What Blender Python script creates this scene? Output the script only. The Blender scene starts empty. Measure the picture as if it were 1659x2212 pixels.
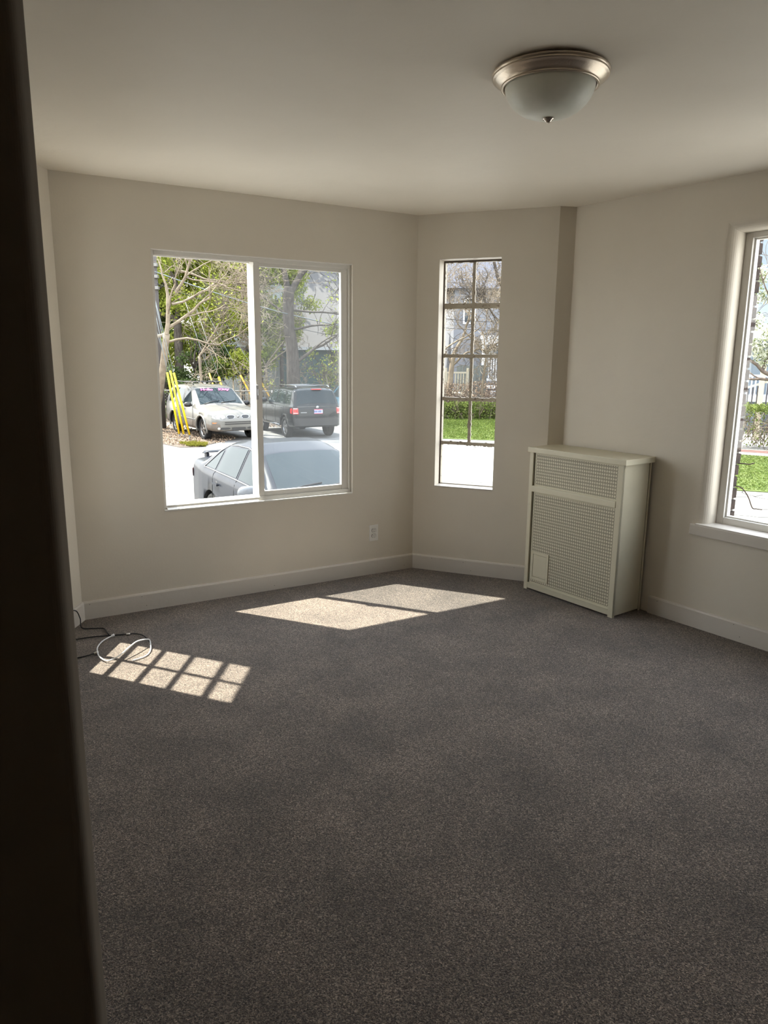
import bpy, bmesh, math, random
from mathutils import Vector, Matrix

EXPOSURE, SUN_E, SKY_E = 0.84, 15.0, 4.1

# ------------------------------------------------------------------ camera
CAM_H = 1.5166
scene = bpy.context.scene
col = scene.collection
F_PX, PITCH, ROLL = 1583.0, 0.20926, 0.0094165
_F = Vector((0, math.cos(PITCH), -math.sin(PITCH)))
_R = Vector((1, 0, 0))
_U = _R.cross(_F)
_R2 = _R * math.cos(ROLL) + _U * math.sin(ROLL)
_U2 = -_R * math.sin(ROLL) + _U * math.cos(ROLL)
cd = bpy.data.cameras.new('camera')
cam = bpy.data.objects.new('camera', cd)
col.objects.link(cam)
m = Matrix((_R2, _U2, -_F)).transposed().to_4x4()
m.translation = Vector((0, 0, CAM_H))
cam.matrix_world = m
cd.sensor_fit = 'VERTICAL'
cd.sensor_height = 36.0
cd.lens = F_PX / 2212.0 * 36.0
cd.clip_start = 0.02
cd.clip_end = 300
scene.camera = cam

# ------------------------------------------------------------------ light and exposure
scene.view_settings.view_transform = 'Standard'
scene.view_settings.look = 'None'
scene.view_settings.gamma = 1.0
scene.view_settings.use_curve_mapping = False
scene.view_settings.exposure = EXPOSURE
SUN_AZ, SUN_TAN = math.radians(-22.3), 1.64          # heading of the light on the floor, tan(elevation)
sl = bpy.data.lights.new('sun', 'SUN')
sl.energy = SUN_E
sl.angle = math.radians(0.6)
sl.color = (1.0, 0.93, 0.80)
sun = bpy.data.objects.new('sun', sl)
col.objects.link(sun)
sun.rotation_mode = 'QUATERNION'
_sd = Vector((math.cos(SUN_AZ), math.sin(SUN_AZ), -SUN_TAN)).normalized()
sun.rotation_quaternion = _sd.to_track_quat('-Z', 'Y')
sun.location = (-6, 6, 12)

world = bpy.data.worlds.new('sky')
scene.world = world
world.use_nodes = True
wn = world.node_tree.nodes
wl = world.node_tree.links
wn.clear()
wo = wn.new('ShaderNodeOutputWorld')
wb = wn.new('ShaderNodeBackground')
wtc = wn.new('ShaderNodeTexCoord')
wsep = wn.new('ShaderNodeSeparateXYZ')
wr = wn.new('ShaderNodeValToRGB')
wr.color_ramp.elements[0].position = 0.0
wr.color_ramp.elements[0].color = (1.0, 0.965, 0.91, 1)
wr.color_ramp.elements[1].position = 0.7
wr.color_ramp.elements[1].color = (0.80, 0.87, 1.0, 1)
wl.new(wtc.outputs['Generated'], wsep.inputs[0])
wl.new(wsep.outputs['Z'], wr.inputs[0])
wl.new(wr.outputs[0], wb.inputs[0])
wl.new(wb.outputs[0], wo.inputs[0])
wb.inputs[1].default_value = SKY_E
scene.cycles.max_bounces = 14
scene.cycles.diffuse_bounces = 9
scene.cycles.transparent_max_bounces = 24
scene.cycles.sample_clamp_indirect = 6.0
scene.cycles.use_denoising = True
try:
    scene.cycles.use_light_tree = True
except Exception:
    pass

# ------------------------------------------------------------------ helpers
rnd = random.Random(7)


ALB = [1.0]                                             # overall reflectance of the paints that follow


def mat(name, color, rough=0.6, metal=0.0, color2=None, nscale=8.0, bump=0.0, bscale=60.0, spec=0.5, coat=0.0, detail=4.0, ramp=(0.35, 0.65), dist=0.01, stretch=None, emit=None):
    color = tuple(c_ * ALB[0] for c_ in color)
    color2 = tuple(c_ * ALB[0] for c_ in color2) if color2 else None
    ma = bpy.data.materials.new(name)
    ma.use_nodes = True
    nt = ma.node_tree
    b = nt.nodes['Principled BSDF']
    b.inputs['Base Color'].default_value = (*color, 1)
    b.inputs['Roughness'].default_value = rough
    b.inputs['Metallic'].default_value = metal
    b.inputs['Specular IOR Level'].default_value = spec
    b.inputs['Coat Weight'].default_value = coat
    b.inputs['Coat Roughness'].default_value = 0.04
    tc = nt.nodes.new('ShaderNodeTexCoord')
    src = tc.outputs['Object']
    if stretch:
        mp = nt.nodes.new('ShaderNodeMapping')
        mp.inputs['Scale'].default_value = stretch
        nt.links.new(src, mp.inputs[0])
        src = mp.outputs[0]
    if color2 is not None:
        n = nt.nodes.new('ShaderNodeTexNoise')
        n.inputs['Scale'].default_value = nscale
        n.inputs['Detail'].default_value = detail
        n.inputs['Roughness'].default_value = 0.6
        r = nt.nodes.new('ShaderNodeValToRGB')
        r.color_ramp.elements[0].position = ramp[0]
        r.color_ramp.elements[1].position = ramp[1]
        r.color_ramp.elements[0].color = (*color, 1)
        r.color_ramp.elements[1].color = (*color2, 1)
        nt.links.new(src, n.inputs['Vector'])
        nt.links.new(n.outputs['Fac'], r.inputs[0])
        nt.links.new(r.outputs[0], b.inputs['Base Color'])
    if bump:
        n = nt.nodes.new('ShaderNodeTexNoise')
        n.inputs['Scale'].default_value = bscale
        n.inputs['Detail'].default_value = 5
        bp = nt.nodes.new('ShaderNodeBump')
        bp.inputs['Strength'].default_value = bump
        bp.inputs['Distance'].default_value = dist
        nt.links.new(src, n.inputs['Vector'])
        nt.links.new(n.outputs['Fac'], bp.inputs['Height'])
        nt.links.new(bp.outputs[0], b.inputs['Normal'])
    return ma


def glass_mat(name, tint=(1, 1, 1), haze=0.0, haze_col=(0.8, 0.82, 0.85), refl=0.06, tr_rough=0.0):
    """thin pane: see-through with a faint reflection, and optional dirt"""
    ma = bpy.data.materials.new(name)
    ma.use_nodes = True
    nt = ma.node_tree
    nt.nodes.clear()
    o = nt.nodes.new('ShaderNodeOutputMaterial')
    t = nt.nodes.new('ShaderNodeBsdfTransparent')
    t.inputs[0].default_value = (*tint, 1)
    g = nt.nodes.new('ShaderNodeBsdfGlossy')
    g.inputs['Roughness'].default_value = 0.02
    fr = nt.nodes.new('ShaderNodeLayerWeight')
    fr.inputs[0].default_value = 0.25
    mu = nt.nodes.new('ShaderNodeMapRange')
    mu.inputs['From Min'].default_value = 0.0
    mu.inputs['From Max'].default_value = 1.0
    mu.inputs['To Min'].default_value = refl * 0.3
    mu.inputs['To Max'].default_value = 0.22
    mx = nt.nodes.new('ShaderNodeMixShader')
    nt.links.new(fr.outputs['Facing'], mu.inputs[0])
    nt.links.new(mu.outputs[0], mx.inputs[0])
    nt.links.new(t.outputs[0], mx.inputs[1])
    nt.links.new(g.outputs[0], mx.inputs[2])
    last = mx.outputs[0]
    if haze:
        d = nt.nodes.new('ShaderNodeBsdfTranslucent')
        d.inputs[0].default_value = (*haze_col, 1)
        m2 = nt.nodes.new('ShaderNodeMixShader')
        tc = nt.nodes.new('ShaderNodeTexCoord')
        n = nt.nodes.new('ShaderNodeTexNoise')
        n.inputs['Scale'].default_value = 9
        n.inputs['Detail'].default_value = 6
        mr = nt.nodes.new('ShaderNodeMapRange')
        mr.inputs['From Min'].default_value = 0.2
        mr.inputs['From Max'].default_value = 0.8
        mr.inputs['To Min'].default_value = haze * 0.8
        mr.inputs['To Max'].default_value = haze * 1.2
        nt.links.new(tc.outputs['Object'], n.inputs['Vector'])
        nt.links.new(n.outputs['Fac'], mr.inputs['Value'])
        nt.links.new(mr.outputs[0], m2.inputs[0])
        nt.links.new(last, m2.inputs[1])
        nt.links.new(d.outputs[0], m2.inputs[2])
        last = m2.outputs[0]
    nt.links.new(last, o.inputs[0])
    return ma


class MB:
    """collects geometry, then links it as ONE mesh object"""

    def __init__(self):
        self.v, self.f, self.mi, self.sm = [], [], [], []
        self.X = None

    def pt(self, p):
        p = Vector(p)
        return self.X @ p if self.X is not None else p

    def add(self, vs, fs, mi=0, smooth=False):
        o = len(self.v)
        self.v += [self.pt(p) for p in vs]
        self.f += [tuple(i + o for i in f) for f in fs]
        self.mi += [mi] * len(fs)
        self.sm += [smooth] * len(fs)

    def box(self, a, b, mi=0, bev=0.0):
        x0, y0, z0 = [min(p, q) for p, q in zip(a, b)]
        x1, y1, z1 = [max(p, q) for p, q in zip(a, b)]
        if bev <= 0 or min(x1 - x0, y1 - y0, z1 - z0) <= 2.2 * bev:
            vs = [(x0, y0, z0), (x1, y0, z0), (x1, y1, z0), (x0, y1, z0), (x0, y0, z1), (x1, y0, z1), (x1, y1, z1), (x0, y1, z1)]
            self.add(vs, [(0, 3, 2, 1), (4, 5, 6, 7), (0, 1, 5, 4), (1, 2, 6, 5), (2, 3, 7, 6), (3, 0, 4, 7)], mi)
            return
        bm = bmesh.new()
        bmesh.ops.create_cube(bm, size=1)
        for v in bm.verts:
            v.co = Vector((x0 + (v.co.x + .5) * (x1 - x0), y0 + (v.co.y + .5) * (y1 - y0), z0 + (v.co.z + .5) * (z1 - z0)))
        bmesh.ops.bevel(bm, geom=bm.edges[:], offset=bev, segments=2, profile=0.6, affect='EDGES')
        bm.verts.index_update()
        self.add([v.co.copy() for v in bm.verts], [[v.index for v in f.verts] for f in bm.faces], mi)
        bm.free()

    def tube(self, pts, rad, seg=8, mi=0, cap=True, smooth=True):
        pts = [Vector(p) for p in pts]
        n = len(pts)
        rs = rad if isinstance(rad, (list, tuple)) else [rad] * n
        vs, fs = [], []
        up = Vector((0, 0, 1))
        t0 = (pts[1] - pts[0]).normalized()
        a = t0.cross(up)
        if a.length < 1e-3:
            a = t0.cross(Vector((1, 0, 0)))
        a.normalize()
        for i, p in enumerate(pts):
            t = (pts[min(i + 1, n - 1)] - pts[max(i - 1, 0)])
            if t.length < 1e-9:
                t = t0
            t.normalize()
            a = a - t * a.dot(t)
            if a.length < 1e-6:
                a = t.orthogonal()
            a.normalize()
            b = t.cross(a)
            for k in range(seg):
                th = 2 * math.pi * k / seg
                vs.append(p + (a * math.cos(th) + b * math.sin(th)) * rs[i])
        for i in range(n - 1):
            for k in range(seg):
                k2 = (k + 1) % seg
                fs.append((i * seg + k, i * seg + k2, (i + 1) * seg + k2, (i + 1) * seg + k))
        if cap:
            fs.append(tuple(range(seg))[::-1])
            fs.append(tuple((n - 1) * seg + k for k in range(seg)))
        self.add(vs, fs, mi, smooth)

    def lathe(self, prof, seg=48, mi=0, c=(0, 0, 0), axis='Z', smooth=True):
        c = Vector(c)
        vs, fs = [], []
        n = len(prof)
        for r, z in prof:
            for k in range(seg):
                th = 2 * math.pi * k / seg
                if axis == 'Z':
                    p = Vector((r * math.cos(th), r * math.sin(th), z))
                elif axis == 'Y':
                    p = Vector((r * math.cos(th), z, r * math.sin(th)))
                else:
                    p = Vector((z, r * math.cos(th), r * math.sin(th)))
                vs.append(c + p)
        for i in range(n - 1):
            for k in range(seg):
                k2 = (k + 1) % seg
                fs.append((i * seg + k, i * seg + k2, (i + 1) * seg + k2, (i + 1) * seg + k))
        self.add(vs, fs, mi, smooth)

    def quad(self, a, b, c, d, mi=0):
        self.add([a, b, c, d], [(0, 1, 2, 3)], mi)

    def prism(self, poly, h0, h1, plane='XY', mi=0, smooth=False):
        """extrude a 2-D outline"""
        def P(p, h):
            return {'XY': (p[0], p[1], h), 'XZ': (p[0], h, p[1]), 'YZ': (h, p[0], p[1])}[plane]
        n = len(poly)
        vs = [P(p, h0) for p in poly] + [P(p, h1) for p in poly]
        fs = [tuple(range(n))[::-1], tuple(range(n, 2 * n))]
        for i in range(n):
            j = (i + 1) % n
            fs.append((i, j, n + j, n + i))
        self.add(vs, fs, mi, smooth)

    def build(self, name, mats, parent=None, mx=None):
        me = bpy.data.meshes.new(name)
        me.from_pydata([tuple(v) for v in self.v], [], self.f)
        for q in (mats if isinstance(mats, (list, tuple)) else [mats]):
            me.materials.append(q)
        me.polygons.foreach_set('material_index', self.mi)
        me.polygons.foreach_set('use_smooth', self.sm)
        me.update()
        o = bpy.data.objects.new(name, me)
        col.objects.link(o)
        if parent is not None:
            o.parent = parent
        if mx is not None:
            o.matrix_world = mx
        return o


def tag(o, label=None, cat=None, group=None, kind=None):
    if label:
        o['label'] = label
    if cat:
        o['category'] = cat
    if group:
        o['group'] = group
    if kind:
        o['kind'] = kind
    return o


def thing(name, label=None, cat=None, loc=(0, 0, 0), rz=0.0, group=None, kind=None):
    o = bpy.data.objects.new(name, None)
    o.empty_display_size = 0.1
    col.objects.link(o)
    o.location = loc
    o.rotation_euler = (0, 0, rz)
    return tag(o, label, cat, group, kind)


def frame(origin, ang):
    return Matrix.Translation(Vector((origin[0], origin[1], origin[2] if len(origin) > 2 else 0))) @ Matrix.Rotation(math.radians(ang), 4, 'Z')


def copy_tree(o, parent=None):
    c = o.copy()
    col.objects.link(c)
    c.parent = parent
    for ch in o.children:
        copy_tree(ch, c)
    return c
# ------------------------------------------------------------------ materials of the room
M_wall = mat('greige_paint', (0.63, 0.575, 0.49), 0.55, bump=0.12, bscale=90, dist=0.004, color2=(0.66, 0.605, 0.515), nscale=1.5)
M_wall_rough = mat('greige_paint_on_plaster', (0.63, 0.575, 0.49), 0.5, bump=0.30, bscale=11, dist=0.008, color2=(0.66, 0.605, 0.515), nscale=1.5)
M_ceil = mat('ceiling_paint', (0.83, 0.775, 0.68), 0.6, bump=0.25, bscale=3.0, dist=0.03, color2=(0.86, 0.805, 0.71), nscale=1.2)
M_base = mat('baseboard_paint', (0.62, 0.575, 0.52), 0.4, bump=0.3, bscale=30, dist=0.004)
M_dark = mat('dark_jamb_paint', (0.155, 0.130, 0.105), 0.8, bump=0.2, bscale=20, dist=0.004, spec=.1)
M_hall = mat('hall_paint', (0.7, 0.62, 0.52), 0.6)
M_vinyl = mat('white_vinyl', (0.70, 0.675, 0.63), 0.4)
M_steel = mat('painted_steel', (0.40, 0.355, 0.285), 0.55, bump=0.6, bscale=120, dist=0.004, color2=(0.16, 0.12, 0.09), nscale=45, ramp=(0.58, 0.70))
M_glass = glass_mat('clear_pane', (0.97, 0.985, 0.98))
M_glass_dusty = glass_mat('dusty_pane', (0.80, 0.83, 0.84), haze=0.014, haze_col=(0.75, 0.78, 0.82))
M_latch = mat('latch_grey', (0.45, 0.45, 0.46), 0.4)


def carpet_mat():
    ma = bpy.data.materials.new('speckled_carpet')
    ma.use_nodes = True
    nt = ma.node_tree
    N, L = nt.nodes, nt.links
    b = N['Principled BSDF']
    b.inputs['Roughness'].default_value = 0.95
    b.inputs['Specular IOR Level'].default_value = 0.1
    b.inputs['Sheen Weight'].default_value = 0.25
    b.inputs['Sheen Roughness'].default_value = 0.6
    tc = N.new('ShaderNodeTexCoord')
    # twisted yarn tufts: short warped worms
    warp = N.new('ShaderNodeTexNoise')
    warp.inputs['Scale'].default_value = 95
    warp.inputs['Detail'].default_value = 2
    L.new(tc.outputs['Object'], warp.inputs['Vector'])
    sub = N.new('ShaderNodeVectorMath')
    sub.operation = 'SUBTRACT'
    sub.inputs[1].default_value = (0.5, 0.5, 0.5)
    L.new(warp.outputs['Color'], sub.inputs[0])
    sc = N.new('ShaderNodeVectorMath')
    sc.operation = 'SCALE'
    sc.inputs['Scale'].default_value = 0.011
    L.new(sub.outputs[0], sc.inputs[0])
    ad = N.new('ShaderNodeVectorMath')
    ad.operation = 'ADD'
    L.new(tc.outputs['Object'], ad.inputs[0])
    L.new(sc.outputs[0], ad.inputs[1])
    n1 = N.new('ShaderNodeTexNoise')
    n1.inputs['Scale'].default_value = 225
    n1.inputs['Detail'].default_value = 3
    n1.inputs['Roughness'].default_value = 0.75
    L.new(ad.outputs[0], n1.inputs['Vector'])
    vo = N.new('ShaderNodeTexVoronoi')
    vo.inputs['Scale'].default_value = 270
    L.new(ad.outputs[0], vo.inputs['Vector'])
    # yarn colours per tuft
    sep = N.new('ShaderNodeSeparateColor')
    L.new(vo.outputs['Color'], sep.inputs[0])
    cr = N.new('ShaderNodeValToRGB')
    cr.color_ramp.interpolation = 'LINEAR'
    e = cr.color_ramp.elements
    e[0].position = 0.0
    e[0].color = (0.060, 0.042, 0.032, 1)
    e[1].position = 1.0
    e[1].color = (0.44, 0.34, 0.26, 1)
    for p, c_ in ((0.3, (0.13, 0.095, 0.073, 1)), (0.55, (0.205, 0.158, 0.128, 1)), (0.8, (0.32, 0.26, 0.21, 1))):
        q = e.new(p)
        q.color = c_
    L.new(sep.outputs[0], cr.inputs[0])
    # dark gaps between the tufts
    gap = N.new('ShaderNodeMapRange')
    gap.inputs['From Min'].default_value = 0.38
    gap.inputs['From Max'].default_value = 0.60
    gap.inputs['To Min'].default_value = 0.12
    gap.inputs['To Max'].default_value = 1.28
    L.new(n1.outputs['Fac'], gap.inputs['Value'])
    mul = N.new('ShaderNodeMix')
    mul.data_type = 'RGBA'
    mul.blend_type = 'MULTIPLY'
    mul.inputs['Factor'].default_value = 1
    L.new(cr.outputs[0], mul.inputs['A'])
    L.new(gap.outputs[0], mul.inputs['B'])
    # trodden and brushed areas
    n2 = N.new('ShaderNodeTexNoise')
    n2.inputs['Scale'].default_value = 3.1
    n2.inputs['Detail'].default_value = 5
    n2.inputs['Roughness'].default_value = 0.6
    L.new(tc.outputs['Object'], n2.inputs['Vector'])
    mr = N.new('ShaderNodeMapRange')
    mr.inputs['From Min'].default_value = 0.33
    mr.inputs['From Max'].default_value = 0.67
    mr.inputs['To Min'].default_value = 0.66
    mr.inputs['To Max'].default_value = 1.18
    L.new(n2.outputs['Fac'], mr.inputs['Value'])
    mul2 = N.new('ShaderNodeMix')
    mul2.data_type = 'RGBA'
    mul2.blend_type = 'MULTIPLY'
    mul2.inputs['Factor'].default_value = 1
    L.new(mul.outputs['Result'], mul2.inputs['A'])
    L.new(mr.outputs[0], mul2.inputs['B'])
    L.new(mul2.outputs['Result'], b.inputs['Base Color'])
    bp = N.new('ShaderNodeBump')
    bp.inputs['Strength'].default_value = 0.9
    bp.inputs['Distance'].default_value = 0.008
    L.new(n1.outputs['Fac'], bp.inputs['Height'])
    L.new(bp.outputs[0], b.inputs['Normal'])
    return ma


M_carpet = carpet_mat()

# ------------------------------------------------------------------ plan of the room (metres, camera foot at the origin)
LA = (-1.7475, 4.0468)
AB = (0.2101, 5.1970)
BC = (1.0788, 4.8484)
CDp = (1.1883, 4.8720)
L_LEN, A_LEN, B_LEN, D_LEN = 1.50, 2.2706, 0.936, 4.62
CEIL = 2.44
angA, angB, angC, angD, angL = 30.43, -21.87, 12.18, -54.0, 87.0
LN = (LA[0] - L_LEN * math.cos(math.radians(angL)), LA[1] - L_LEN * math.sin(math.radians(angL)))
DN = (CDp[0] + D_LEN * math.cos(math.radians(angD)), CDp[1] + D_LEN * math.sin(math.radians(angD)))
NEAR_Y = 1.09
LW = (-2.5, NEAR_Y)
FA, FB, FC, FD, FL = frame(LA, angA), frame(AB, angB), frame(BC, angC), frame(CDp, angD), frame(LN, angL)
dW = math.hypot(LN[0] - LW[0], LN[1] - LW[1])
angW = math.degrees(math.atan2(LN[1] - LW[1], LN[0] - LW[0]))
FW = frame(LW, angW)


def wall(name, mx, length, opens=(), thick=0.12, r=0.0, mats=None, z1=2.50, step=None):
    mb = MB()
    def cells(n, grow):
        hs = [(a - grow, b + grow, c - (grow if c > 0.01 else 0), d + grow) for a, b, c, d in opens]
        us = sorted({0.0, length, *[h[0] for h in hs], *[h[1] for h in hs]})
        zs = sorted({0.0, z1, *[h[2] for h in hs], *[h[3] for h in hs]})
        for i in range(len(us) - 1):
            for j in range(len(zs) - 1):
                cu, cz = (us[i] + us[i + 1]) / 2, (zs[j] + zs[j + 1]) / 2
                if any(h[0] < cu < h[1] and h[2] < cz < h[3] for h in hs):
                    continue
                mb.quad((us[i], n, zs[j]), (us[i + 1], n, zs[j]), (us[i + 1], n, zs[j + 1]), (us[i], n, zs[j + 1]))
    cells(0, r)
    cells(thick, 0)
    mb.quad((0, 0, z1), (length, 0, z1), (length, thick, z1), (0, thick, z1))
    mb.quad((0, 0, 0), (length, 0, 0), (length, thick, 0), (0, thick, 0))
    mb.quad((0, 0, 0), (0, thick, 0), (0, thick, z1), (0, 0, z1))
    mb.quad((length, 0, 0), (length, thick, 0), (length, thick, z1), (length, 0, z1))
    for a, b, c, d in opens:
        prof = [(r * (1 - math.sin(k / 8 * math.pi / 2)), r * (1 - math.cos(k / 8 * math.pi / 2))) for k in range(9)] if r else [(0, 0)]
        prof.append((0, thick))
        vs = []
        for o, n in prof:
            vs += [(a - o, n, c - o), (b + o, n, c - o), (b + o, n, d + o), (a - o, n, d + o)]
        fs = []
        for i in range(len(prof) - 1):
            for k in range(4):
                k2 = (k + 1) % 4
                fs.append((i * 4 + k, i * 4 + k2, i * 4 + 4 + k2, i * 4 + 4 + k))
        mb.add(vs, fs, 0, False)
    o = mb.build(name, mats or M_wall)
    o.matrix_world = mx
    tag(o, kind='structure')
    return o


OA = (0.50, 1.775, 0.600, 2.095)
OB = (0.158, 0.578, 0.620, 2.155)
OL = (L_LEN - 0.578, L_LEN - 0.158, 0.620, 2.155)
OD = (1.055, 2.55, 0.605, 2.17)
wall('wall_front', FA, A_LEN, [OA])
wall('wall_front_right', FB, B_LEN, [OB], thick=0.16)
wall('wall_return', FC, math.hypot(CDp[0] - BC[0], CDp[1] - BC[1]), [], thick=0.05)
wall('wall_right', FD, D_LEN, [OD], thick=0.17, r=0.055, mats=M_wall_rough)
wall('wall_left_bay', FL, L_LEN, [OL])
wall('wall_left', FW, dW)

# near wall with the opening the photograph is taken through, and the dark hall
NX = -0.4475 * NEAR_Y + 0.009
mb = MB()
seg = 8
rr = 0.018
out = []
for k in range(seg + 1):
    th = math.pi / 2 * k / seg
    out.append((NX - rr + rr * math.sin(th), NEAR_Y - .05 + rr - rr * math.cos(th)))
for k in range(seg + 1):
    th = math.pi / 2 * k / seg
    out.append((NX - rr + rr * math.cos(th), NEAR_Y - rr + rr * math.sin(th)))
out += [(-2.7, NEAR_Y), (-2.7, NEAR_Y - .05)]
mb.prism(out, 0.0, 2.50)
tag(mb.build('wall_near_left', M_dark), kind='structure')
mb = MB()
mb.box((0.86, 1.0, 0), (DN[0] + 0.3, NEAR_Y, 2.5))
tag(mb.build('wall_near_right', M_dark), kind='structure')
mb = MB()
mb.box((-1.15, -1.8, 0), (-1.05, NEAR_Y - .05, 2.5))
mb.box((1.25, -1.8, 0), (1.35, 1.0, 2.5))
mb.box((-1.15, -1.9, 0), (1.35, -1.8, 2.5))
tag(mb.build('wall_hall', M_hall), kind='structure')

# floor
mb = MB()
mb.add([(-2.9, -1.9, 0), (4.3, -1.9, 0), (4.3, 1.0, 0), (CDp[0] + 0.1, CDp[1] + 0.02, 0), (BC[0], BC[1] + .03, 0), (AB[0], AB[1] + 0.03, 0), (LA[0] - 0.04, LA[1] + 0.04, 0), (-2.9, 1.6, 0)],
       [tuple(range(8))])
tag(mb.build('floor', M_carpet), kind='structure')

# ceiling: plaster that dips to the walls
segs = [(LW, LN), (LN, LA), (LA, AB), (AB, BC), (BC, CDp), (CDp, DN)]


def segdist(p, a, b):
    ax, ay = a
    bx, by = b
    dx, dy = bx - ax, by - ay
    t = max(0, min(1, ((p[0] - ax) * dx + (p[1] - ay) * dy) / (dx * dx + dy * dy)))
    return math.hypot(p[0] - ax - t * dx, p[1] - ay - t * dy)


def inside(p):
    poly = [LW, LN, LA, AB, BC, CDp, DN]
    c = False
    for i in range(len(poly)):
        a, b = poly[i], poly[(i + 1) % len(poly)]
        if (a[1] > p[1]) != (b[1] > p[1]) and p[0] < (b[0] - a[0]) * (p[1] - a[1]) / (b[1] - a[1]) + a[0]:
            c = not c
    return c


mb = MB()
nx, ny = 110, 110
x0, x1, y0, y1 = -2.7, 4.2, 1.0, 5.4
vs, fs, keep = [], [], []
for j in range(ny + 1):
    for i in range(nx + 1):
        p = (x0 + (x1 - x0) * i / nx, y0 + (y1 - y0) * j / ny)
        z = CEIL
        keep.append(inside(p))
        if keep[-1]:
            t = min(1, min(segdist(p, a, b) for a, b in segs) / 0.42)
            z += 0.032 * t * t * (3 - 2 * t)
        vs.append((p[0], p[1], z))
for j in range(ny):
    for i in range(nx):
        a = j * (nx + 1) + i
        if not any(keep[q] for q in (a, a + 1, a + nx + 1, a + nx + 2)):
            continue
        fs.append((a, a + 1, a + nx + 2, a + nx + 1))
mb.add(vs, fs, 0, True)
mb.add([(-1.2, -1.95, 2.44), (1.4, -1.95, 2.44), (1.4, 1.05, 2.44), (-1.2, 1.05, 2.44)], [(0, 1, 2, 3)])
mb.add([(-2.75, -2, 2.501), (4.2, -2, 2.501), (4.2, 1.05, 2.501), (1.27, 4.97, 2.501), (.22, 5.31, 2.501), (-1.82, 4.12, 2.501), (-1.95, 2.55, 2.501), (-2.7, 1.1, 2.501)], [tuple(range(8))])
tag(mb.build('ceiling', M_ceil), kind='structure')


# unseen storey added above the room to keep the sun off the brick
mb = MB()
mb.prism([(-2.75, -2), (4.2, -2), (4.2, 1.05), (1.27, 4.97), (.22, 5.31), (-1.82, 4.12), (-1.95, 2.55), (-2.7, 1.1)], 2.51, 5.6)
tag(mb.build('added_upper_storey', M_wall), kind='structure')


def baseboard(name, mx, u0, u1):
    mb = MB()
    prof = [(0, 0), (-0.016, 0), (-0.016, 0.098), (-0.011, 0.106), (0, 0.108)]
    vs = [(u0, n, z) for n, z in prof] + [(u1, n, z) for n, z in prof]
    k = len(prof)
    fs = [(i, i + 1, k + i + 1, k + i) for i in range(k - 1)] + [tuple(range(k)), tuple(range(2 * k - 1, k - 1, -1))]
    mb.add(vs, fs)
    rb = random.Random(len(name))
    for i in range(5):                                   # nail holes
        u = rb.uniform(u0, u1)
        z = rb.choice((0.03, 0.085, 0.09))
        mb.box((u - 0.002, -0.0165, z - 0.0015), (u + 0.002, -0.0155, z + 0.0015), 1)
    o = mb.build(name, [M_base, M_hole])
    o.matrix_world = mx
    tag(o, kind='structure')


M_hole = mat('nail_hole', (0.03, 0.025, 0.02), 0.9)
baseboard('baseboard_front', FA, 0.0, A_LEN)
baseboard('baseboard_front_right', FB, 0.0, B_LEN)
baseboard('baseboard_right', FD, 0.745, D_LEN - .2)
baseboard('baseboard_left_bay', FL, 0.0, L_LEN)
baseboard('baseboard_left', FW, 0.02, dW)


# ------------------------------------------------------------------ windows
def bars(mb, u0, u1, z0, z1, wl_, wr_, wt, wb_, n0, n1, mi=0, bev=0.0025):
    """a rectangular ring of four bars"""
    mb.box((u0, n0, z0), (u0 + wl_, n1, z1), mi, bev)
    mb.box((u1 - wr_, n0, z0), (u1, n1, z1), mi, bev)
    mb.box((u0 + wl_, n0, z1 - wt), (u1 - wr_, n1, z1), mi, bev)
    mb.box((u0 + wl_, n0, z0), (u1 - wr_, n1, z0 + wb_), mi, bev)


def wthing(name, mx):
    e = thing(name, kind='structure')
    e.matrix_world = mx
    return e


# sliding window
w = wthing('window_1', FA)
mb = MB()
bars(mb, 0.50, 1.775, 0.600, 2.095, 0.018, 0.02, 0.026, 0.016, 0.020, 0.095)
mb.box((0.52, 0.022, 0.612), (1.755, 0.030, 0.624), 0, 0.002)
mb.box((0.52, 0.060, 0.612), (1.755, 0.064, 0.628))
mb.box((0.52, 0.022, 2.064), (1.755, 0.030, 2.075), 0, 0.002)
mb.build('window_frame', M_vinyl, w)
mb = MB()
bars(mb, 0.518, 1.112, 0.614, 2.072, 0.008, 0.012, 0.008, 0.020, 0.068, 0.088)
mb.add([(0.52, -0.002, 0.602), (1.10, -0.002, 0.602), (1.10, 0.070, 0.634), (0.52, 0.070, 0.634), (0.52, 0.070, 0.60), (1.10, 0.070, 0.60)], [(0, 1, 2, 3), (0, 3, 4), (1, 5, 2), (0, 4, 5, 1), (3, 2, 5, 4)])
s = mb.build('fixed_sash', M_vinyl, w)
mb = MB()
mb.box((0.522, 0.076, 0.62), (1.10, 0.079, 2.068))
mb.build('glass_pane', M_glass, s)
mb = MB()
bars(mb, 1.112, 1.757, 0.618, 2.075, 0.039, 0.050, 0.032, 0.040, 0.032, 0.060)
mb.prism([(1.092, 0.088), (1.113, 0.031), (1.125, 0.031), (1.125, 0.088)], 0.618, 2.075)
mb.box((1.110, 0.029, 0.64), (1.116, 0.033, 2.05), 0, 0.001)
s = mb.build('sliding_sash', M_vinyl, w)
mb = MB()
mb.box((1.145, 0.044, 0.65), (1.712, 0.047, 2.05))
tag(mb.build('glass_pane', M_glass_dusty, s), 'dusty glass pane of the sliding half')
mb = MB()
mb.box((1.104, 0.014, 1.245), (1.122, 0.032, 1.335), 0, 0.004)
mb.box((1.112, 0.004, 1.27), (1.122, 0.016, 1.31), 0, 0.003)
mb.build('latch', M_latch, s)
mb = MB()                                               # plaster lip painted white along the sill and head
mb.box((0.50, -0.003, 0.592), (1.775, 0.022, 0.602), 0, 0.002)
mb.box((0.50, 0.0, 2.090), (1.775, 0.022, 2.097), 0, 0.002)
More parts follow.
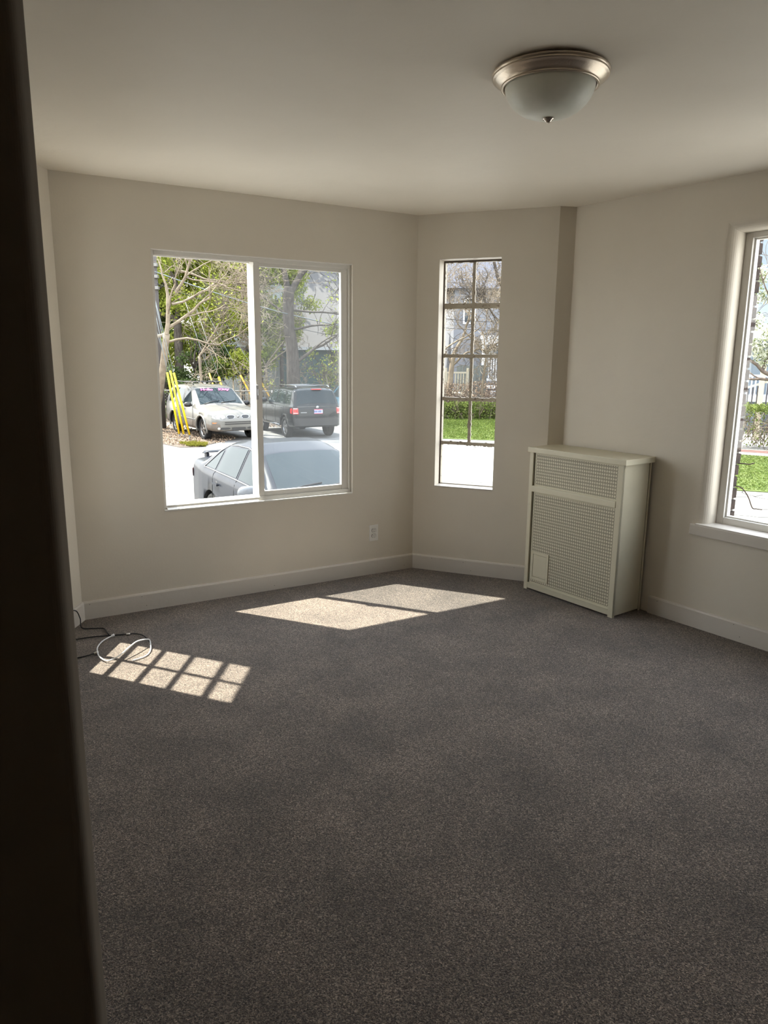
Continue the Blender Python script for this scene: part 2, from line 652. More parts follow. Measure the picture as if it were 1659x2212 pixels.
mb.build('window_sill', M_vinyl, w)


M_rust = mat('rust_edge', (0.10, 0.075, 0.055), 0.8)


# steel casements
def casement(name, mx, ub, ue, deep, split_bottom):
    w = wthing(name, mx)
    mb = MB()
    n0, n1 = 0.066 + deep, 0.090 + deep
    bars(mb, ub, ue, 0.620, 2.155, 0.010, 0.008, 0.012, 0.008, n0 - .006, n1 + .01, bev=0.001)
    for a, b in ((0.907, 0.930), (1.217, 1.240), (1.513, 1.536), (1.840, 1.876)):
        mb.box((ub, n0, a), (ue, n1, b), 0, 0.003)
    mid = (ub + ue) / 2
    z0 = 0.62 if split_bottom else 0.918
    mb.box((mid - 0.010, n0 + .002, z0), (mid + 0.010, n1 - .002, 2.15), 0, 0.003)
    rb = random.Random(3)
    for i in range(90):                                  # lumps of old paint and putty along the bars
        zz = rb.choice((0.907, 0.930, 1.217, 1.240, 1.513, 1.536, 1.840, 1.876, 2.143))
        u = rb.uniform(ub + .01, ue - .01)
        s_ = rb.uniform(0.002, 0.0045)
        mb.box((u - s_ * 2, n0 + .002, zz - s_), (u + s_ * 2, n1 - .004, zz + s_))
    for i in range(60):
        u = rb.choice((ub + .010, ue - .008, mid - .01, mid + .01))
        zz = rb.uniform(z0 if abs(u - mid) < .02 else 0.64, 2.14)
        s_ = rb.uniform(0.0015, 0.0032)
        mb.box((u - s_, n0 + .002, zz - 3 * s_), (u + s_, n1 - .004, zz + 3 * s_))
    mb.box((ub, n0 - .010, .622), (ub + .007, n0 + .004, 2.152), 1)
    mb.box((ub, n0 - .008, 2.143), (ue, n0 + .004, 2.152), 1)
    f_ = mb.build('window_frame', [M_steel, M_rust], w)
    zr = [0.622, 0.918, 1.228, 1.524, 1.858, 2.15]
    for j in range(5):
        for a, b in (((ub + .004, mid), (mid, ue - .004)) if (j or split_bottom) else ((ub + .004, ue - .004),)):
            mb = MB()
            mb.box((a, n0 + .010, zr[j]), (b, n0 + .013, zr[j + 1]))
            mb.build('glass_pane', M_glass, w)
    mb = MB()
    mb.box((ub - .001, 0.0, 0.612), (ue + .001, n0 - .004, 0.622), 0, 0.002)
    mb.box((ub - .0005, 0.0, 2.153), (ue + .0005, n0 - .006, 2.157))
    mb.build('window_sill', M_base, w)


casement('window_2', FB, OB[0], OB[1], 0.042, False)
casement('window_4', FL, OL[0], OL[1], 0.0, True)


# picture window in the right wall and its neighbour out of view
def picture(name, mx, u0, u1, z0, z1, sill):
    w = wthing(name, mx)
    mb = MB()
    bars(mb, u0, u1, z0, z1, 0.040, 0.040, 0.030, 0.040, 0.105, 0.165, bev=0.003)
    bars(mb, u0 + 0.034, u1 - 0.034, z0 + .034, z1 - .026, 0.016, 0.016, 0.012, 0.014, 0.122, 0.155, bev=0.002)
    mid = (u0 + u1) / 2
    mb.box((mid - .025, 0.12, z0 + .04), (mid + .025, 0.15, z1 - .03), 0, .003)
    mb.build('window_frame', M_vinyl, w)
    mb = MB()
    mb.box((u0 + 0.045, 0.136, z0 + .045), (u1 - .045, 0.140, z1 - .035))
    mb.build('glass_pane', M_glass, w)
    mb = MB()
    mb.box((u0 - 0.085, -0.022, z0 - .065), (u1 + 0.085, 0.008, z0 - .004), 0, 0.005)
    mb.box((u0 - 0.055, -0.020, z0 - .012), (u1 + 0.055, 0.11, z0 + .002), 0, 0.003)
    mb.build('window_sill', M_base, w)


picture('window_3', FD, *OD, True)

# brick face of the house beside the picture window
M_brick = mat('dark_brick', (0.050, 0.036, 0.032), 0.9, spec=.1, color2=(0.032, 0.026, 0.024), nscale=30, bump=0.5, bscale=60)
M_mortar = mat('mortar', (0.14, 0.13, 0.12), 0.9)
mb = MB()
rb = random.Random(5)
z = 0.40
row = 0
while z < 2.3:
    e = 1.066 + rb.uniform(-0.004, 0.004)
    mb.box((0.80, 0.172, z), (e, 0.272, z + 0.057), 0, 0.004)
    mb.box((0.80, 0.174, z + 0.057), (e - 0.012, 0.268, z + 0.067), 1)
    z += 0.067
    row += 1
o = mb.build('trim_1', [M_brick, M_mortar])
o.matrix_world = FD
tag(o, kind='structure')
# ------------------------------------------------------------------ radiator cover
M_cream = mat('cream_enamel', (0.62, 0.575, 0.44), 0.4, color2=(0.585, 0.545, 0.415), nscale=6)
M_inside_dark = mat('inside_shade_dark', (0.025, 0.016, 0.010), 0.9)  # near-black colour standing for the shade inside the cover


def grille_mat(pu, pz):
    """enamelled sheet with a pierced star pattern: holes are really see-through"""
    ma = bpy.data.materials.new('pierced_cream_sheet')
    ma.use_nodes = True
    nt = ma.node_tree
    N, L = nt.nodes, nt.links
    b = N['Principled BSDF']
    b.inputs['Base Color'].default_value = (0.64, 0.59, 0.455, 1)
    b.inputs['Roughness'].default_value = 0.4
    tc = N.new('ShaderNodeTexCoord')
    sp = N.new('ShaderNodeSeparateXYZ')
    L.new(tc.outputs['Object'], sp.inputs[0])

    def M(op, a, c=None):
        n = N.new('ShaderNodeMath')
        n.operation = op
        for k, q in enumerate((a, c)):
            if q is None:
                continue
            if isinstance(q, (int, float)):
                n.inputs[k].default_value = q
            else:
                L.new(q, n.inputs[k])
        return n.outputs[0]
    u = M('DIVIDE', sp.outputs['X'], pu)
    v = M('DIVIDE', sp.outputs['Z'], pz)
    fu = M('SUBTRACT', M('FRACT', u), 0.5)
    fv = M('SUBTRACT', M('FRACT', v), 0.5)
    au, av = M('ABSOLUTE', fu), M('ABSOLUTE', fv)
    # petals: a ring of holes round each star and one set at the cell corners
    def hole(cx, cy, rx, ry):
        dx = M('DIVIDE', M('SUBTRACT', au, cx), rx)
        dy = M('DIVIDE', M('SUBTRACT', av, cy), ry)
        d = M('ADD', M('MULTIPLY', dx, dx), M('MULTIPLY', dy, dy))
        return M('LESS_THAN', d, 1.0)
    hs = [hole(0.5, 0.17, 0.10, 0.125), hole(0.17, 0.5, 0.125, 0.10), hole(0.335, 0.335, 0.105, 0.10)]
    s = M('ADD', M('ADD', hs[0], hs[1]), hs[2])
    s = M('MINIMUM', s, 1.0)
    inv = M('SUBTRACT', 1.0, s)
    L.new(inv, b.inputs['Alpha'])
    return ma


PU, PZ = 0.0163, 0.0200
M_grille = grille_mat(PU, PZ)
rad = thing('radiator_cover', 'tall cream metal radiator cover with pierced star grilles against the right wall', 'radiator cover', (0.9447, 4.7228, 0), math.radians(-53.9))
W_, D_, H_ = 0.714, 0.268, 0.920
mb = MB()
mb.box((-0.012, -0.012, H_), (W_ + 0.022, D_ + .002, H_ + 0.034), 0, 0.003)
mb.build('top_panel', M_cream, rad)
mb = MB()
mb.box((W_ - 0.004, 0.0, 0.012), (W_, D_ - 0.02, H_), 0, 0.001)
mb.box((W_ - 0.003, D_ - 0.017, 0.0), (W_ + 0.002, D_, H_), 0, 0.001)
mb.build('side_panel', M_cream, rad)
mb = MB()
mb.box((0, 0.0, 0.012), (0.004, D_, H_), 0, 0.001)
mb.build('side_panel', M_cream, rad)
mb = MB()
mb.box((0.0, -0.002, 0.0), (0.030, 0.022, H_), 0, 0.003)
mb.build('corner_post', M_cream, rad)
mb = MB()
mb.box((W_ - 0.034, -0.002, 0.0), (W_, 0.022, H_), 0, 0.003)
mb.build('corner_post', M_cream, rad)
mb = MB()
mb.box((0.030, -0.005, 0.665), (W_ - 0.034, 0.014, 0.705), 0, 0.004)
mb.build('middle_rail', M_cream, rad)
mb = MB()
mb.box((0.030, -0.001, 0.012), (W_ - 0.034, 0.014, 0.050), 0, 0.003)
mb.box((0.030, -0.004, 0.044), (W_ - 0.034, 0.004, 0.052), 0, 0.002)
mb.build('bottom_rail', M_cream, rad)


def grille(z0, z1, u0, u1, door=None):
    mb = MB()
    y = 0.010
    rim = 0.009
    nu = max(1, round((u1 - u0 - 2 * rim) / PU))
    # plain rim, then the pierced field (one face per region so that the pattern stays crisp)
    mb.box((u0, y, z0), (u0 + rim, y + .0015, z1), 1)
    mb.box((u1 - rim, y, z0), (u1, y + .0015, z1), 1)
    mb.box((u0 + rim, y, z0), (u1 - rim, y + .0015, z0 + rim), 1)
    mb.box((u0 + rim, y, z1 - rim), (u1 - rim, y + .0015, z1), 1)
    mb.quad((u0 + rim, y + .0008, z0 + rim), (u1 - rim, y + .0008, z0 + rim), (u1 - rim, y + .0008, z1 - rim), (u0 + rim, y + .0008, z1 - rim), 0)
    return mb.build('grille', [M_grille, M_cream], rad)


grille(0.705, H_ - .002, 0.038, W_ - 0.034)
grille(0.050, 0.665, 0.038, W_ - 0.034)
mb = MB()
mb.box((0.030, 0.030, 0.02), (W_ - .03, 0.034, H_ - .01))  # added sheet behind the grilles, painted dark as the shade in the cover
mb.build('dark_backing', M_inside_dark, rad)
mb = MB()
bars(mb, 0.044, 0.196, 0.078, 0.272, 0.020, 0.016, 0.020, 0.020, 0.004, 0.011, bev=0.001)
mb.box((0.066, 0.006, 0.100), (0.178, 0.010, 0.250), 0, 0.0015)
mb.box((0.060, 0.0095, 0.094), (0.184, 0.0105, 0.256), 1)
d_ = mb.build('access_door', [M_cream, M_inside_dark], rad)
mb = MB()
mb.tube([(0.122, 0.004, 0.106), (0.122, 0.007, 0.106)], 0.003, 10)
mb.build('knob', M_cream, d_)

# ------------------------------------------------------------------ ceiling lamp
M_nickel = mat('brushed_nickel', (0.62, 0.54, 0.45), 0.28, 1.0, bump=0.05, bscale=200)


def alabaster():
    ma = mat('alabaster_glass', (0.86, 0.89, 0.80), 0.42, color2=(0.96, 0.97, 0.89), nscale=9, detail=3, spec=.35)
    b = ma.node_tree.nodes['Principled BSDF']
    b.inputs['Subsurface Weight'].default_value = 0.25
    b.inputs['Subsurface Radius'].default_value = (0.03, 0.03, 0.03)
    b.inputs['Coat Weight'].default_value = 0.06
    return ma


M_alab = alabaster()
M_void = mat('lamp_gap', (0.02, 0.018, 0.015), 0.8)
zc = 2.472
lamp = thing('ceiling_lamp', 'round flush ceiling lamp with nickel rim and frosted glass bowl', 'ceiling lamp', (0.553, 2.752, zc))
mb = MB()
mb.lathe([(0.0, 0.0), (0.178, 0.0), (0.181, -0.006)], mi=0)
mb.build('ceiling_plate', M_void, lamp)
mb = MB()
R_ = 0.198
mb.lathe([(0.175, -0.004), (R_ - .006, -0.005), (R_, -0.009), (R_, -0.014), (R_ - .003, -0.017), (R_ - .004, -0.019), (R_ - .002, -0.022), (R_ - .005, -0.025), (R_ - .011, -0.027), (R_ - .015, -0.031), (R_ - .024, -0.040), (R_ - .033, -0.046), (R_ - .034, -0.049), (R_ - .032, -0.052), (R_ - .037, -0.054), (R_ - .042, -0.053), (R_ - .044, -0.040)], seg=96)
mb.build('lamp_rim', M_nickel, lamp)
mb = MB()
prof = []
for k in range(25):
    t = k / 24
    r = 0.1525 * math.cos(t * math.pi / 2) ** 0.80 if t < 1 else 0.0
    prof.append((max(r, 0.0005), -0.044 - 0.104 * math.sin(t * math.pi / 2) ** 1.10))
mb.lathe(prof, seg=96)
mb.build('lamp_shade', M_alab, lamp)
mb = MB()
mb.lathe([(0.0005, -0.143), (0.016, -0.144), (0.0195, -0.147), (0.0195, -0.151), (0.016, -0.154), (0.012, -0.156), (0.011, -0.159), (0.007, -0.162), (0.0005, -0.163)], seg=32)
mb.build('finial', mat('polished_nickel', (0.55, 0.50, 0.45), 0.12, 1.0), lamp)

# ------------------------------------------------------------------ wall outlet
M_plate = mat('outlet_plastic', (0.74, 0.72, 0.68), 0.3)
ol = thing('wall_outlet', 'white duplex wall outlet low on the wall beside the sliding window', 'outlet')
ol.matrix_world = FA @ Matrix.Translation((1.906, 0.0, 0.240))
mb = MB()
mb.box((0, -0.006, 0), (0.071, 0.0, 0.116), 0, 0.0022)
mb.build('cover_plate', M_plate, ol)
for zz in (0.0385, 0.0775):
    mb = MB()
    pr = []
    for k in range(24):
        th = 2 * math.pi * k / 24
        x, z = 0.0172 * math.cos(th), 0.0172 * math.sin(th)
        pr.append((0.0355 + x, zz + max(-0.0125, min(0.0125, z))))
    mb.prism(pr, -0.0085, -0.005, 'XZ', 1)
    mb.prism([(0.0355 + (a - .0355) * .92, zz + (b - zz) * .92) for a, b in pr], -0.0088, -0.005, 'XZ', 0)
    for dx in (-0.0065, 0.0065):
        mb.box((0.0355 + dx - .0013, -0.0090, zz - .001), (0.0355 + dx + .0013, -0.0086, zz + .0075), 1)
    mb.tube([(0.0355, -0.0090, zz - .0075), (0.0355, -0.0086, zz - .0075)], 0.0024, 10, 1)
    mb.build('receptacle', [M_plate, M_hole], ol)
mb = MB()
mb.tube([(0.0355, -0.0075, 0.058), (0.0355, -0.0058, 0.058)], 0.0032, 12)
mb.build('screw', M_plate, ol)


# ------------------------------------------------------------------ cables on the carpet
def smooth_path(pts, n=10):
    P = [Vector(p) for p in pts]
    P = [P[0] * 2 - P[1]] + P + [P[-1] * 2 - P[-2]]
    out = []
    for i in range(1, len(P) - 2):
        a, b, c_, d = P[i - 1:i + 3]
        for k in range(n):
            t = k / n
            out.append(0.5 * ((2 * b) + (c_ - a) * t + (2 * a - 5 * b + 4 * c_ - d) * t * t + (-a + 3 * b - 3 * c_ + d) * t ** 3))
    out.append(P[-2])
    return out


M_blk = mat('black_cable', (0.015, 0.015, 0.017), 0.35)
M_wht = mat('white_cable', (0.78, 0.78, 0.80), 0.35)
M_conn = mat('connector_metal', (0.6, 0.58, 0.52), 0.3, 1.0)
# black coax from the wall across to the loop
cb = thing('coaxial_cable', 'black coaxial cable dropping from the left baseboard and running into the white loop', 'cable', (-1.75, 3.98, 0))
mb = MB()
mb.X = Matrix.Translation((1.75, -3.98, 0))
mb.tube(smooth_path([(-1.775, 3.86, 0.105), (-1.735, 3.92, 0.10), (-1.715, 3.93, 0.05), (-1.69, 3.885, 0.012), (-1.634, 3.888, 0.006), (-1.569, 3.890, 0.006), (-1.525, 3.825, 0.006), (-1.508, 3.801, 0.006)]), 0.0033, 8)
mb.build('cord', M_blk, cb)
cb2 = thing('thick_coaxial_cable', 'black coaxial cable sweeping in from behind the dark wall and curling at the sun patch', 'cable', (-1.6, 3.7, 0))
mb = MB()
mb.X = Matrix.Translation((1.6, -3.7, 0))
mb.tube(smooth_path([(-1.80, 3.64, 0.006), (-1.661, 3.722, 0.006), (-1.58, 3.765, 0.006), (-1.49, 3.787, 0.006), (-1.465, 3.79, 0.007), (-1.371, 3.811, 0.008), (-1.309, 3.778, 0.010), (-1.248, 3.69, 0.012)]), 0.0036, 8)
mb.build('cord', M_blk, cb2)
mb = MB()
mb.X = Matrix.Translation((1.6, -3.7, 0))
mb.tube([(-1.412, 3.802, 0.008), (-1.392, 3.806, 0.008)], 0.0062, 10)
mb.build('connector', M_conn, cb2)
cw = thing('white_cable', 'white cable lying in an open loop over the gridded sun patch', 'cable', (-1.4, 3.6, 0))
mb = MB()
mb.X = Matrix.Translation((1.4, -3.6, 0))
mb.tube(smooth_path([(-1.474, 3.773, 0.012), (-1.49, 3.73, 0.012), (-1.500, 3.685, 0.012), (-1.492, 3.60, 0.014), (-1.462, 3.525, 0.014), (-1.425, 3.468, 0.013), (-1.373, 3.435, 0.012), (-1.325, 3.47, 0.03), (-1.30, 3.54, 0.045), (-1.281, 3.60, 0.05), (-1.25, 3.665, 0.035), (-1.238, 3.67, 0.02), (-1.21, 3.58, 0.006), (-1.215, 3.51, 0.005), (-1.26, 3.455, 0.005)]), 0.0034, 8)
mb.build('cord', M_wht, cw)
for a, b in (((-1.478, 3.766, 0.012), (-1.470, 3.778, 0.013)), ):
    mb = MB()
    mb.X = Matrix.Translation((1.4, -3.6, 0))
    mb.tube([a, b], 0.0068, 10)
    mb.build('connector', M_wht, cw)
cb3 = thing('short_coaxial_cable', 'short black coaxial cable ending in a metal connector at the front of the white loop', 'cable', (-1.55, 3.48, 0))
mb = MB()
mb.X = Matrix.Translation((1.55, -3.48, 0))
mb.tube(smooth_path([(-1.72, 3.42, 0.006), (-1.60, 3.455, 0.006), (-1.53, 3.49, 0.007), (-1.478, 3.535, 0.009)]), 0.0036, 8)
mb.build('cord', M_blk, cb3)
mb = MB()
mb.X = Matrix.Translation((1.55, -3.48, 0))
mb.tube([(-1.484, 3.531, 0.009), (-1.466, 3.546, 0.011)], 0.0062, 10)
mb.build('connector', M_conn, cb3)
# ================================================================== OUTSIDE
import numpy as np
ALB[0] = 0.34
G = -1.28                                                # level of the ground outside

M_tire = mat('tyre_rubber', (0.03, 0.03, 0.03), 0.85, spec=.2)
M_rim = mat('alloy', (0.62, 0.62, 0.64), 0.25, 0.9)
M_carglass = mat('tinted_car_glass', (0.04, 0.06, 0.07), 0.03, 0.0, spec=.14)
M_carblack = mat('black_trim', (0.02, 0.02, 0.022), 0.45)
M_seam = mat('panel_gap', (0.01, 0.01, 0.01), 0.9)
M_chrome = mat('chrome', (0.75, 0.75, 0.77), 0.12, 1.0)
M_lampclear = mat('headlamp_lens', (0.9, 0.9, 0.82), 0.1, 0.1)
M_amber = mat('amber_lens', (1.3, .35, .06), 0.2)
M_red = mat('red_lens', (1.3, 0.05, 0.05), 0.2)
M_redwhite = mat('white_lens', (1.6, 1.1, 1.05), 0.2)


class Car:
    """a lofted body: rows of (x, underside, belt, top, half width)"""

    def __init__(self, rows, wr, zr, crown=0.03):
        t = np.array(rows, float)
        xs = np.arange(t[0, 0], t[-1, 0] + 1e-6, 0.02)
        xs[-1] = t[-1, 0]
        cols = [np.interp(xs, t[:, 0], t[:, k]) for k in range(1, 5)]
        ker = np.array([1, 2, 3, 2, 1]) / 9.0
        sm = []
        for c_ in cols:
            p = np.concatenate([[c_[0]] * 2, c_, [c_[-1]] * 2])
            sm.append(np.convolve(p, ker, 'valid'))
        self.xs, self.cols, self.wr, self.zr, self.crown = xs, sm, wr, zr, crown

    def at(self, x):
        return [float(np.interp(x, self.xs, c_)) for c_ in self.cols]

    def section(self, x):
        z0, zb, zt, w = self.at(x)
        h = max(zt - zb, 0.02)
        e = min(1, max(0, (h - 0.06) / 0.2))
        e = e * e * (3 - 2 * e)

        def yg(z):
            return (w - 0.045) + (self.wr - (w - 0.045)) * (z - zb) / max(self.zr - zb, 0.1)
        low = min(0.12, (zb - z0) * .3)
        pts = [(0, z0), (w * .86, z0), (w * .975, z0 + low * .35), (w, z0 + low), (w * 1.008, z0 + (zb - z0) * .40), (w * 1.004, z0 + (zb - z0) * .62),
               (w * .990, zb - .10 * (zb - z0)), (w * .968, zb - .012)]
        def mix(a, b):
            return (a[0] * (1 - e) + b[0] * e, a[1] * (1 - e) + b[1] * e)
        pts.append(mix((w * .95, zb + h * .15), (yg(zb + .012), zb + .012)))
        pts.append(mix((w * .925, zb + h * .35), (yg(zb + h * .35), zb + h * .35)))
        pts.append(mix((w * .90, zb + h * .5), (yg(zb + h * .70), zb + h * .70)))
        pts.append(mix((w * .87, zb + h * .62), (yg(zt - .055) - .004, zt - .055)))
        pts.append(mix((w * .83, zb + h * .74), (yg(zt - .025) - .022, zt - .025)))
        pts.append(mix((w * .76, zb + h * .86), (yg(zt) - .06, zt - .006)))
        pts.append((w * .55, zt + self.crown * .45))
        pts.append((w * .28, zt + self.crown * .85))
        pts.append((0, zt + self.crown))
        return pts

    def side(self, x, z):
        p = self.section(x)[2:14]
        zs = [q[1] for q in p]
        ys = [q[0] for q in p]
        return float(np.interp(z, zs, ys))

    def top(self, x, y):
        p = self.section(x)[10:][::-1]
        return float(np.interp(abs(y), [q[0] for q in p], [q[1] for q in p]))

    def nose(self, y, z, front=True):
        """x of the end surface at this y, z"""
        rng = self.xs[::-1] if front else self.xs
        for x in rng[:60]:
            p = self.section(x)
            z0, zb, zt, w = self.at(x)
            if z <= zt + .03 and z >= z0 - .05 and self.side(x, min(z, zt)) >= abs(y):
                return float(x)
        return float(rng[30])

    def body(self, mats, parent, wheels, split=None):
        mb = MB()
        vs, fs = [], []
        n = None
        for x in self.xs:
            s = self.section(x)
            ring = [(x, -y, z) for y, z in s[::-1]] + [(x, y, z) for y, z in s[1:-1]]
            # order: top centre -> right side -> bottom centre -> left side
            n = len(ring)
            vs += ring
        m_ = len(self.xs)
        for i in range(m_ - 1):
            for k in range(n):
                k2 = (k + 1) % n
                fs.append((i * n + k, (i + 1) * n + k, (i + 1) * n + k2, i * n + k2))
        fs.append(tuple(range(n)))
        fs.append(tuple((m_ - 1) * n + k for k in range(n))[::-1])
        mb.add(vs, fs, 0, True)
        o = mb.build('body', mats[0], parent)
        cut = MB()
        for wx, wz, r in wheels:
            for s in (-1, 1):
                w = self.at(wx)[3]
                cut.lathe([(0.0001, s * (w - .28)), (r, s * (w - .28)), (r, s * (w + .2)), (0.0001, s * (w + .2))], seg=40, c=(wx, 0, wz), axis='Y', smooth=False)
        co = cut.build('cutter', mats[0], parent)
        for q in (co, o):
            bmx = bmesh.new()
            bmx.from_mesh(q.data)
            bmesh.ops.remove_doubles(bmx, verts=bmx.verts[:], dist=0.0003)
            bmesh.ops.recalc_face_normals(bmx, faces=bmx.faces[:])
            bmx.to_mesh(q.data)
            bmx.free()
        md = o.modifiers.new('b', 'BOOLEAN')
        md.object = co
        md.operation = 'DIFFERENCE'
        md.solver = 'EXACT'
        dg = bpy.context.evaluated_depsgraph_get()
        dg.update()
        me = bpy.data.meshes.new_from_object(o.evaluated_get(dg), depsgraph=dg)
        o.modifiers.clear()
        o.data = me
        bpy.data.objects.remove(co)
        me.materials.clear()
        for q in mats:
            me.materials.append(q)
        for p in me.polygons:
            c_ = p.center
            p.material_index = 0
            p.use_smooth = True
            if len(mats) > 2 and split and c_.z < split:
                p.material_index = 2
            for wx, wz, r in wheels:
                if (c_.x - wx) ** 2 + (c_.z - wz) ** 2 < (r + .004) ** 2 and abs(p.normal.y) < .98 - (0 if abs(c_.y) > .5 else 1) or ((c_.x - wx) ** 2 + (c_.z - wz) ** 2 < (r * .99) ** 2):
                    p.material_index = 1
                    p.use_smooth = False
        return o

    def side_patch(self, name, m_, parent, quad, off=0.006, sgn=-1, nu=10, nv=6):
        """quad: (x,z) of bottom rear, bottom front, top front, top rear"""
        (a, b, c_, d) = quad
        vs, fs = [], []
        for j in range(nv + 1):
            t = j / nv
            for i in range(nu + 1):
                s = i / nu
                x = (a[0] * (1 - s) + b[0] * s) * (1 - t) + (d[0] * (1 - s) + c_[0] * s) * t
                z = (a[1] * (1 - s) + b[1] * s) * (1 - t) + (d[1] * (1 - s) + c_[1] * s) * t
                vs.append((x, sgn * (self.side(x, z) + off), z))
        for j in range(nv):
            for i in range(nu):
                q = j * (nu + 1) + i
                fs.append((q, q + 1, q + nu + 2, q + nu + 1) if sgn < 0 else (q, q + nu + 1, q + nu + 2, q + 1))
        mb = MB()
        mb.add(vs, fs, 0, True)
        return mb.build(name, m_, parent)

    def side_line(self, mb, pts, sgn=-1, r=0.006, mi=0, off=0.0):
        P = []
        for k in range(len(pts) - 1):
            a, b = pts[k], pts[k + 1]
            for i in range(8):
                t = i / 8
                x, z = a[0] * (1 - t) + b[0] * t, a[1] * (1 - t) + b[1] * t
                P.append((x, sgn * (self.side(x, z) + off), z))
        x, z = pts[-1]
        P.append((x, sgn * (self.side(x, z) + off), z))
        mb.tube(P, r, 5, mi)

    def top_patch(self, name, m_, parent, x0, x1, y0, y1, off=0.006, nu=10, nv=14):
        """x0: base edge with half width y0; x1: top edge with half width y1"""
        vs, fs = [], []
        for i in range(nu + 1):
            s = i / nu
            x = x0 + (x1 - x0) * s
            w = y0 + (y1 - y0) * s
            for j in range(nv + 1):
                y = -w + 2 * w * j / nv
                vs.append((x + (0.004 if x0 > x1 else -0.004), y, self.top(x, y) + off))
        for i in range(nu):
            for j in range(nv):
                q = i * (nv + 1) + j
                fs.append((q, q + 1, q + nv + 2, q + nv + 1))
        mb = MB()
        mb.add(vs, fs, 0, True)
        return mb.build(name, m_, parent)

    def end_patch(self, name, m_, parent, y0, y1, z0, z1, front=True, off=0.012, nu=8, nv=4, ell=False, mb=None, mi=0, cut=0.0):
        own = mb is None
        mb = mb or MB()
        vs, fs = [], []
        sg = 1 if front else -1
        for j in range(nv + 1):
            for i in range(nu + 1):
                s, t = i / nu * 2 - 1, j / nv * 2 - 1
                if ell:
                    k = max(abs(s), abs(t), 1e-6)
                    l_ = (abs(s) ** 2.6 + abs(t) ** 2.6) ** (1 / 2.6) or 1e-6
                    s, t = s * k / l_, t * k / l_
                y = (y0 + y1) / 2 + (y1 - y0) / 2 * s
                z = (z0 + z1) / 2 + (z1 - z0) / 2 * t * (1 - cut * (s * (1 if y0 + y1 > 0 else -1) * .5 + .5))
                vs.append((self.nose(y, z, front) + sg * off, y, z))
        for j in range(nv):
            for i in range(nu):
                q = j * (nu + 1) + i
                fs.append((q, q + 1, q + nu + 2, q + nu + 1))
        mb.add(vs, fs, mi, True)
        if own:
            return mb.build(name, m_, parent)


def wheel(parent, x, y, z, R, sgn, spokes=6, width=0.21, wide=0.5):
    """tyre with an alloy rim; sgn: side of the outer face"""
    mb = MB()
    h = width / 2
    mb.lathe([(R * .66, -h * .8), (R * .80, -h), (R * .94, -h * .95), (R, -h * .7), (R, h * .7), (R * .94, h * .95), (R * .80, h), (R * .66, h * .8), (R * .66, -h * .8)], seg=36, axis='Y')
    mb.lathe([(0.001, 0.0), (R * .66, 0.0)], seg=36, axis='Y', mi=0)
    wv = mb.build('wheel', M_tire, parent)
    wv.location = (x, y, z)
    mb = MB()
    f = sgn * h * .72
    mb.lathe([(R * .60, f * .6), (R * .62, f * 1.02), (R * .68, f * 1.12), (R * .70, f * 1.0)], seg=36, axis='Y')
    mb.lathe([(0.001, f * 1.02), (R * .13, f * 1.02), (R * .17, f * .8)], seg=18, axis='Y')
    for k in range(spokes):
        a = 2 * math.pi * k / spokes + .2
        ca, sa = math.cos(a), math.sin(a)
        w0, w1 = R * .085, R * .085 * (1 + wide)
        q = []
        for rr_, ww in ((R * .08, w0), (R * .63, w1)):
            for s in (-1, 1):
                q.append((ca * rr_ - sa * ww * s, f * 0.98, sa * rr_ + ca * ww * s))
                q.append((ca * rr_ - sa * ww * s, f * 0.72, sa * rr_ + ca * ww * s))
        mb.add(q, [(0, 2, 6, 4), (1, 5, 7, 3), (0, 4, 5, 1), (2, 3, 7, 6), (4, 6, 7, 5)])
    mb.build('rim', M_rim, wv)
    return wv


def mirror(parent, x, y, z, sgn, m_, s=1.0):
    mb = MB()
    bm = bmesh.new()
    bmesh.ops.create_uvsphere(bm, u_segments=14, v_segments=10, radius=1)
    bm.verts.index_update()
    vs = [(x + v.co.x * .07 * s - .02 * abs(v.co.y), y + sgn * .10 * s + v.co.y * .115 * s, z + max(-.8, min(.85, v.co.z)) * .085 * s) for v in bm.verts]
    mb.add(vs, [[v.index for v in f.verts] for f in bm.faces], 0, True)
    bm.free()
    mb.tube([(x + .02, y - sgn * .03, z - .03), (x, y + sgn * .04, z - .02)], 0.03 * s, 8)
    return mb.build('side_mirror', m_, parent)


def text_mesh(name, body, size, m_, parent, extrude=0.001, shear=0.0, offset=0.0):
    c_ = bpy.data.curves.new(name, 'FONT')
    c_.body = body
    c_.size = size
    c_.extrude = extrude
    c_.shear = shear
    c_.offset = offset
    c_.align_x = 'CENTER'
    c_.align_y = 'CENTER'
    o = bpy.data.objects.new('tmp_text', c_)
    col.objects.link(o)
    dg = bpy.context.evaluated_depsgraph_get()
    dg.update()
    me = bpy.data.meshes.new_from_object(o.evaluated_get(dg), depsgraph=dg)
    bpy.data.objects.remove(o)
    me.materials.clear()
    me.materials.append(m_)
    r = bpy.data.objects.new(name, me)
    col.objects.link(r)
    r.parent = parent
    return r


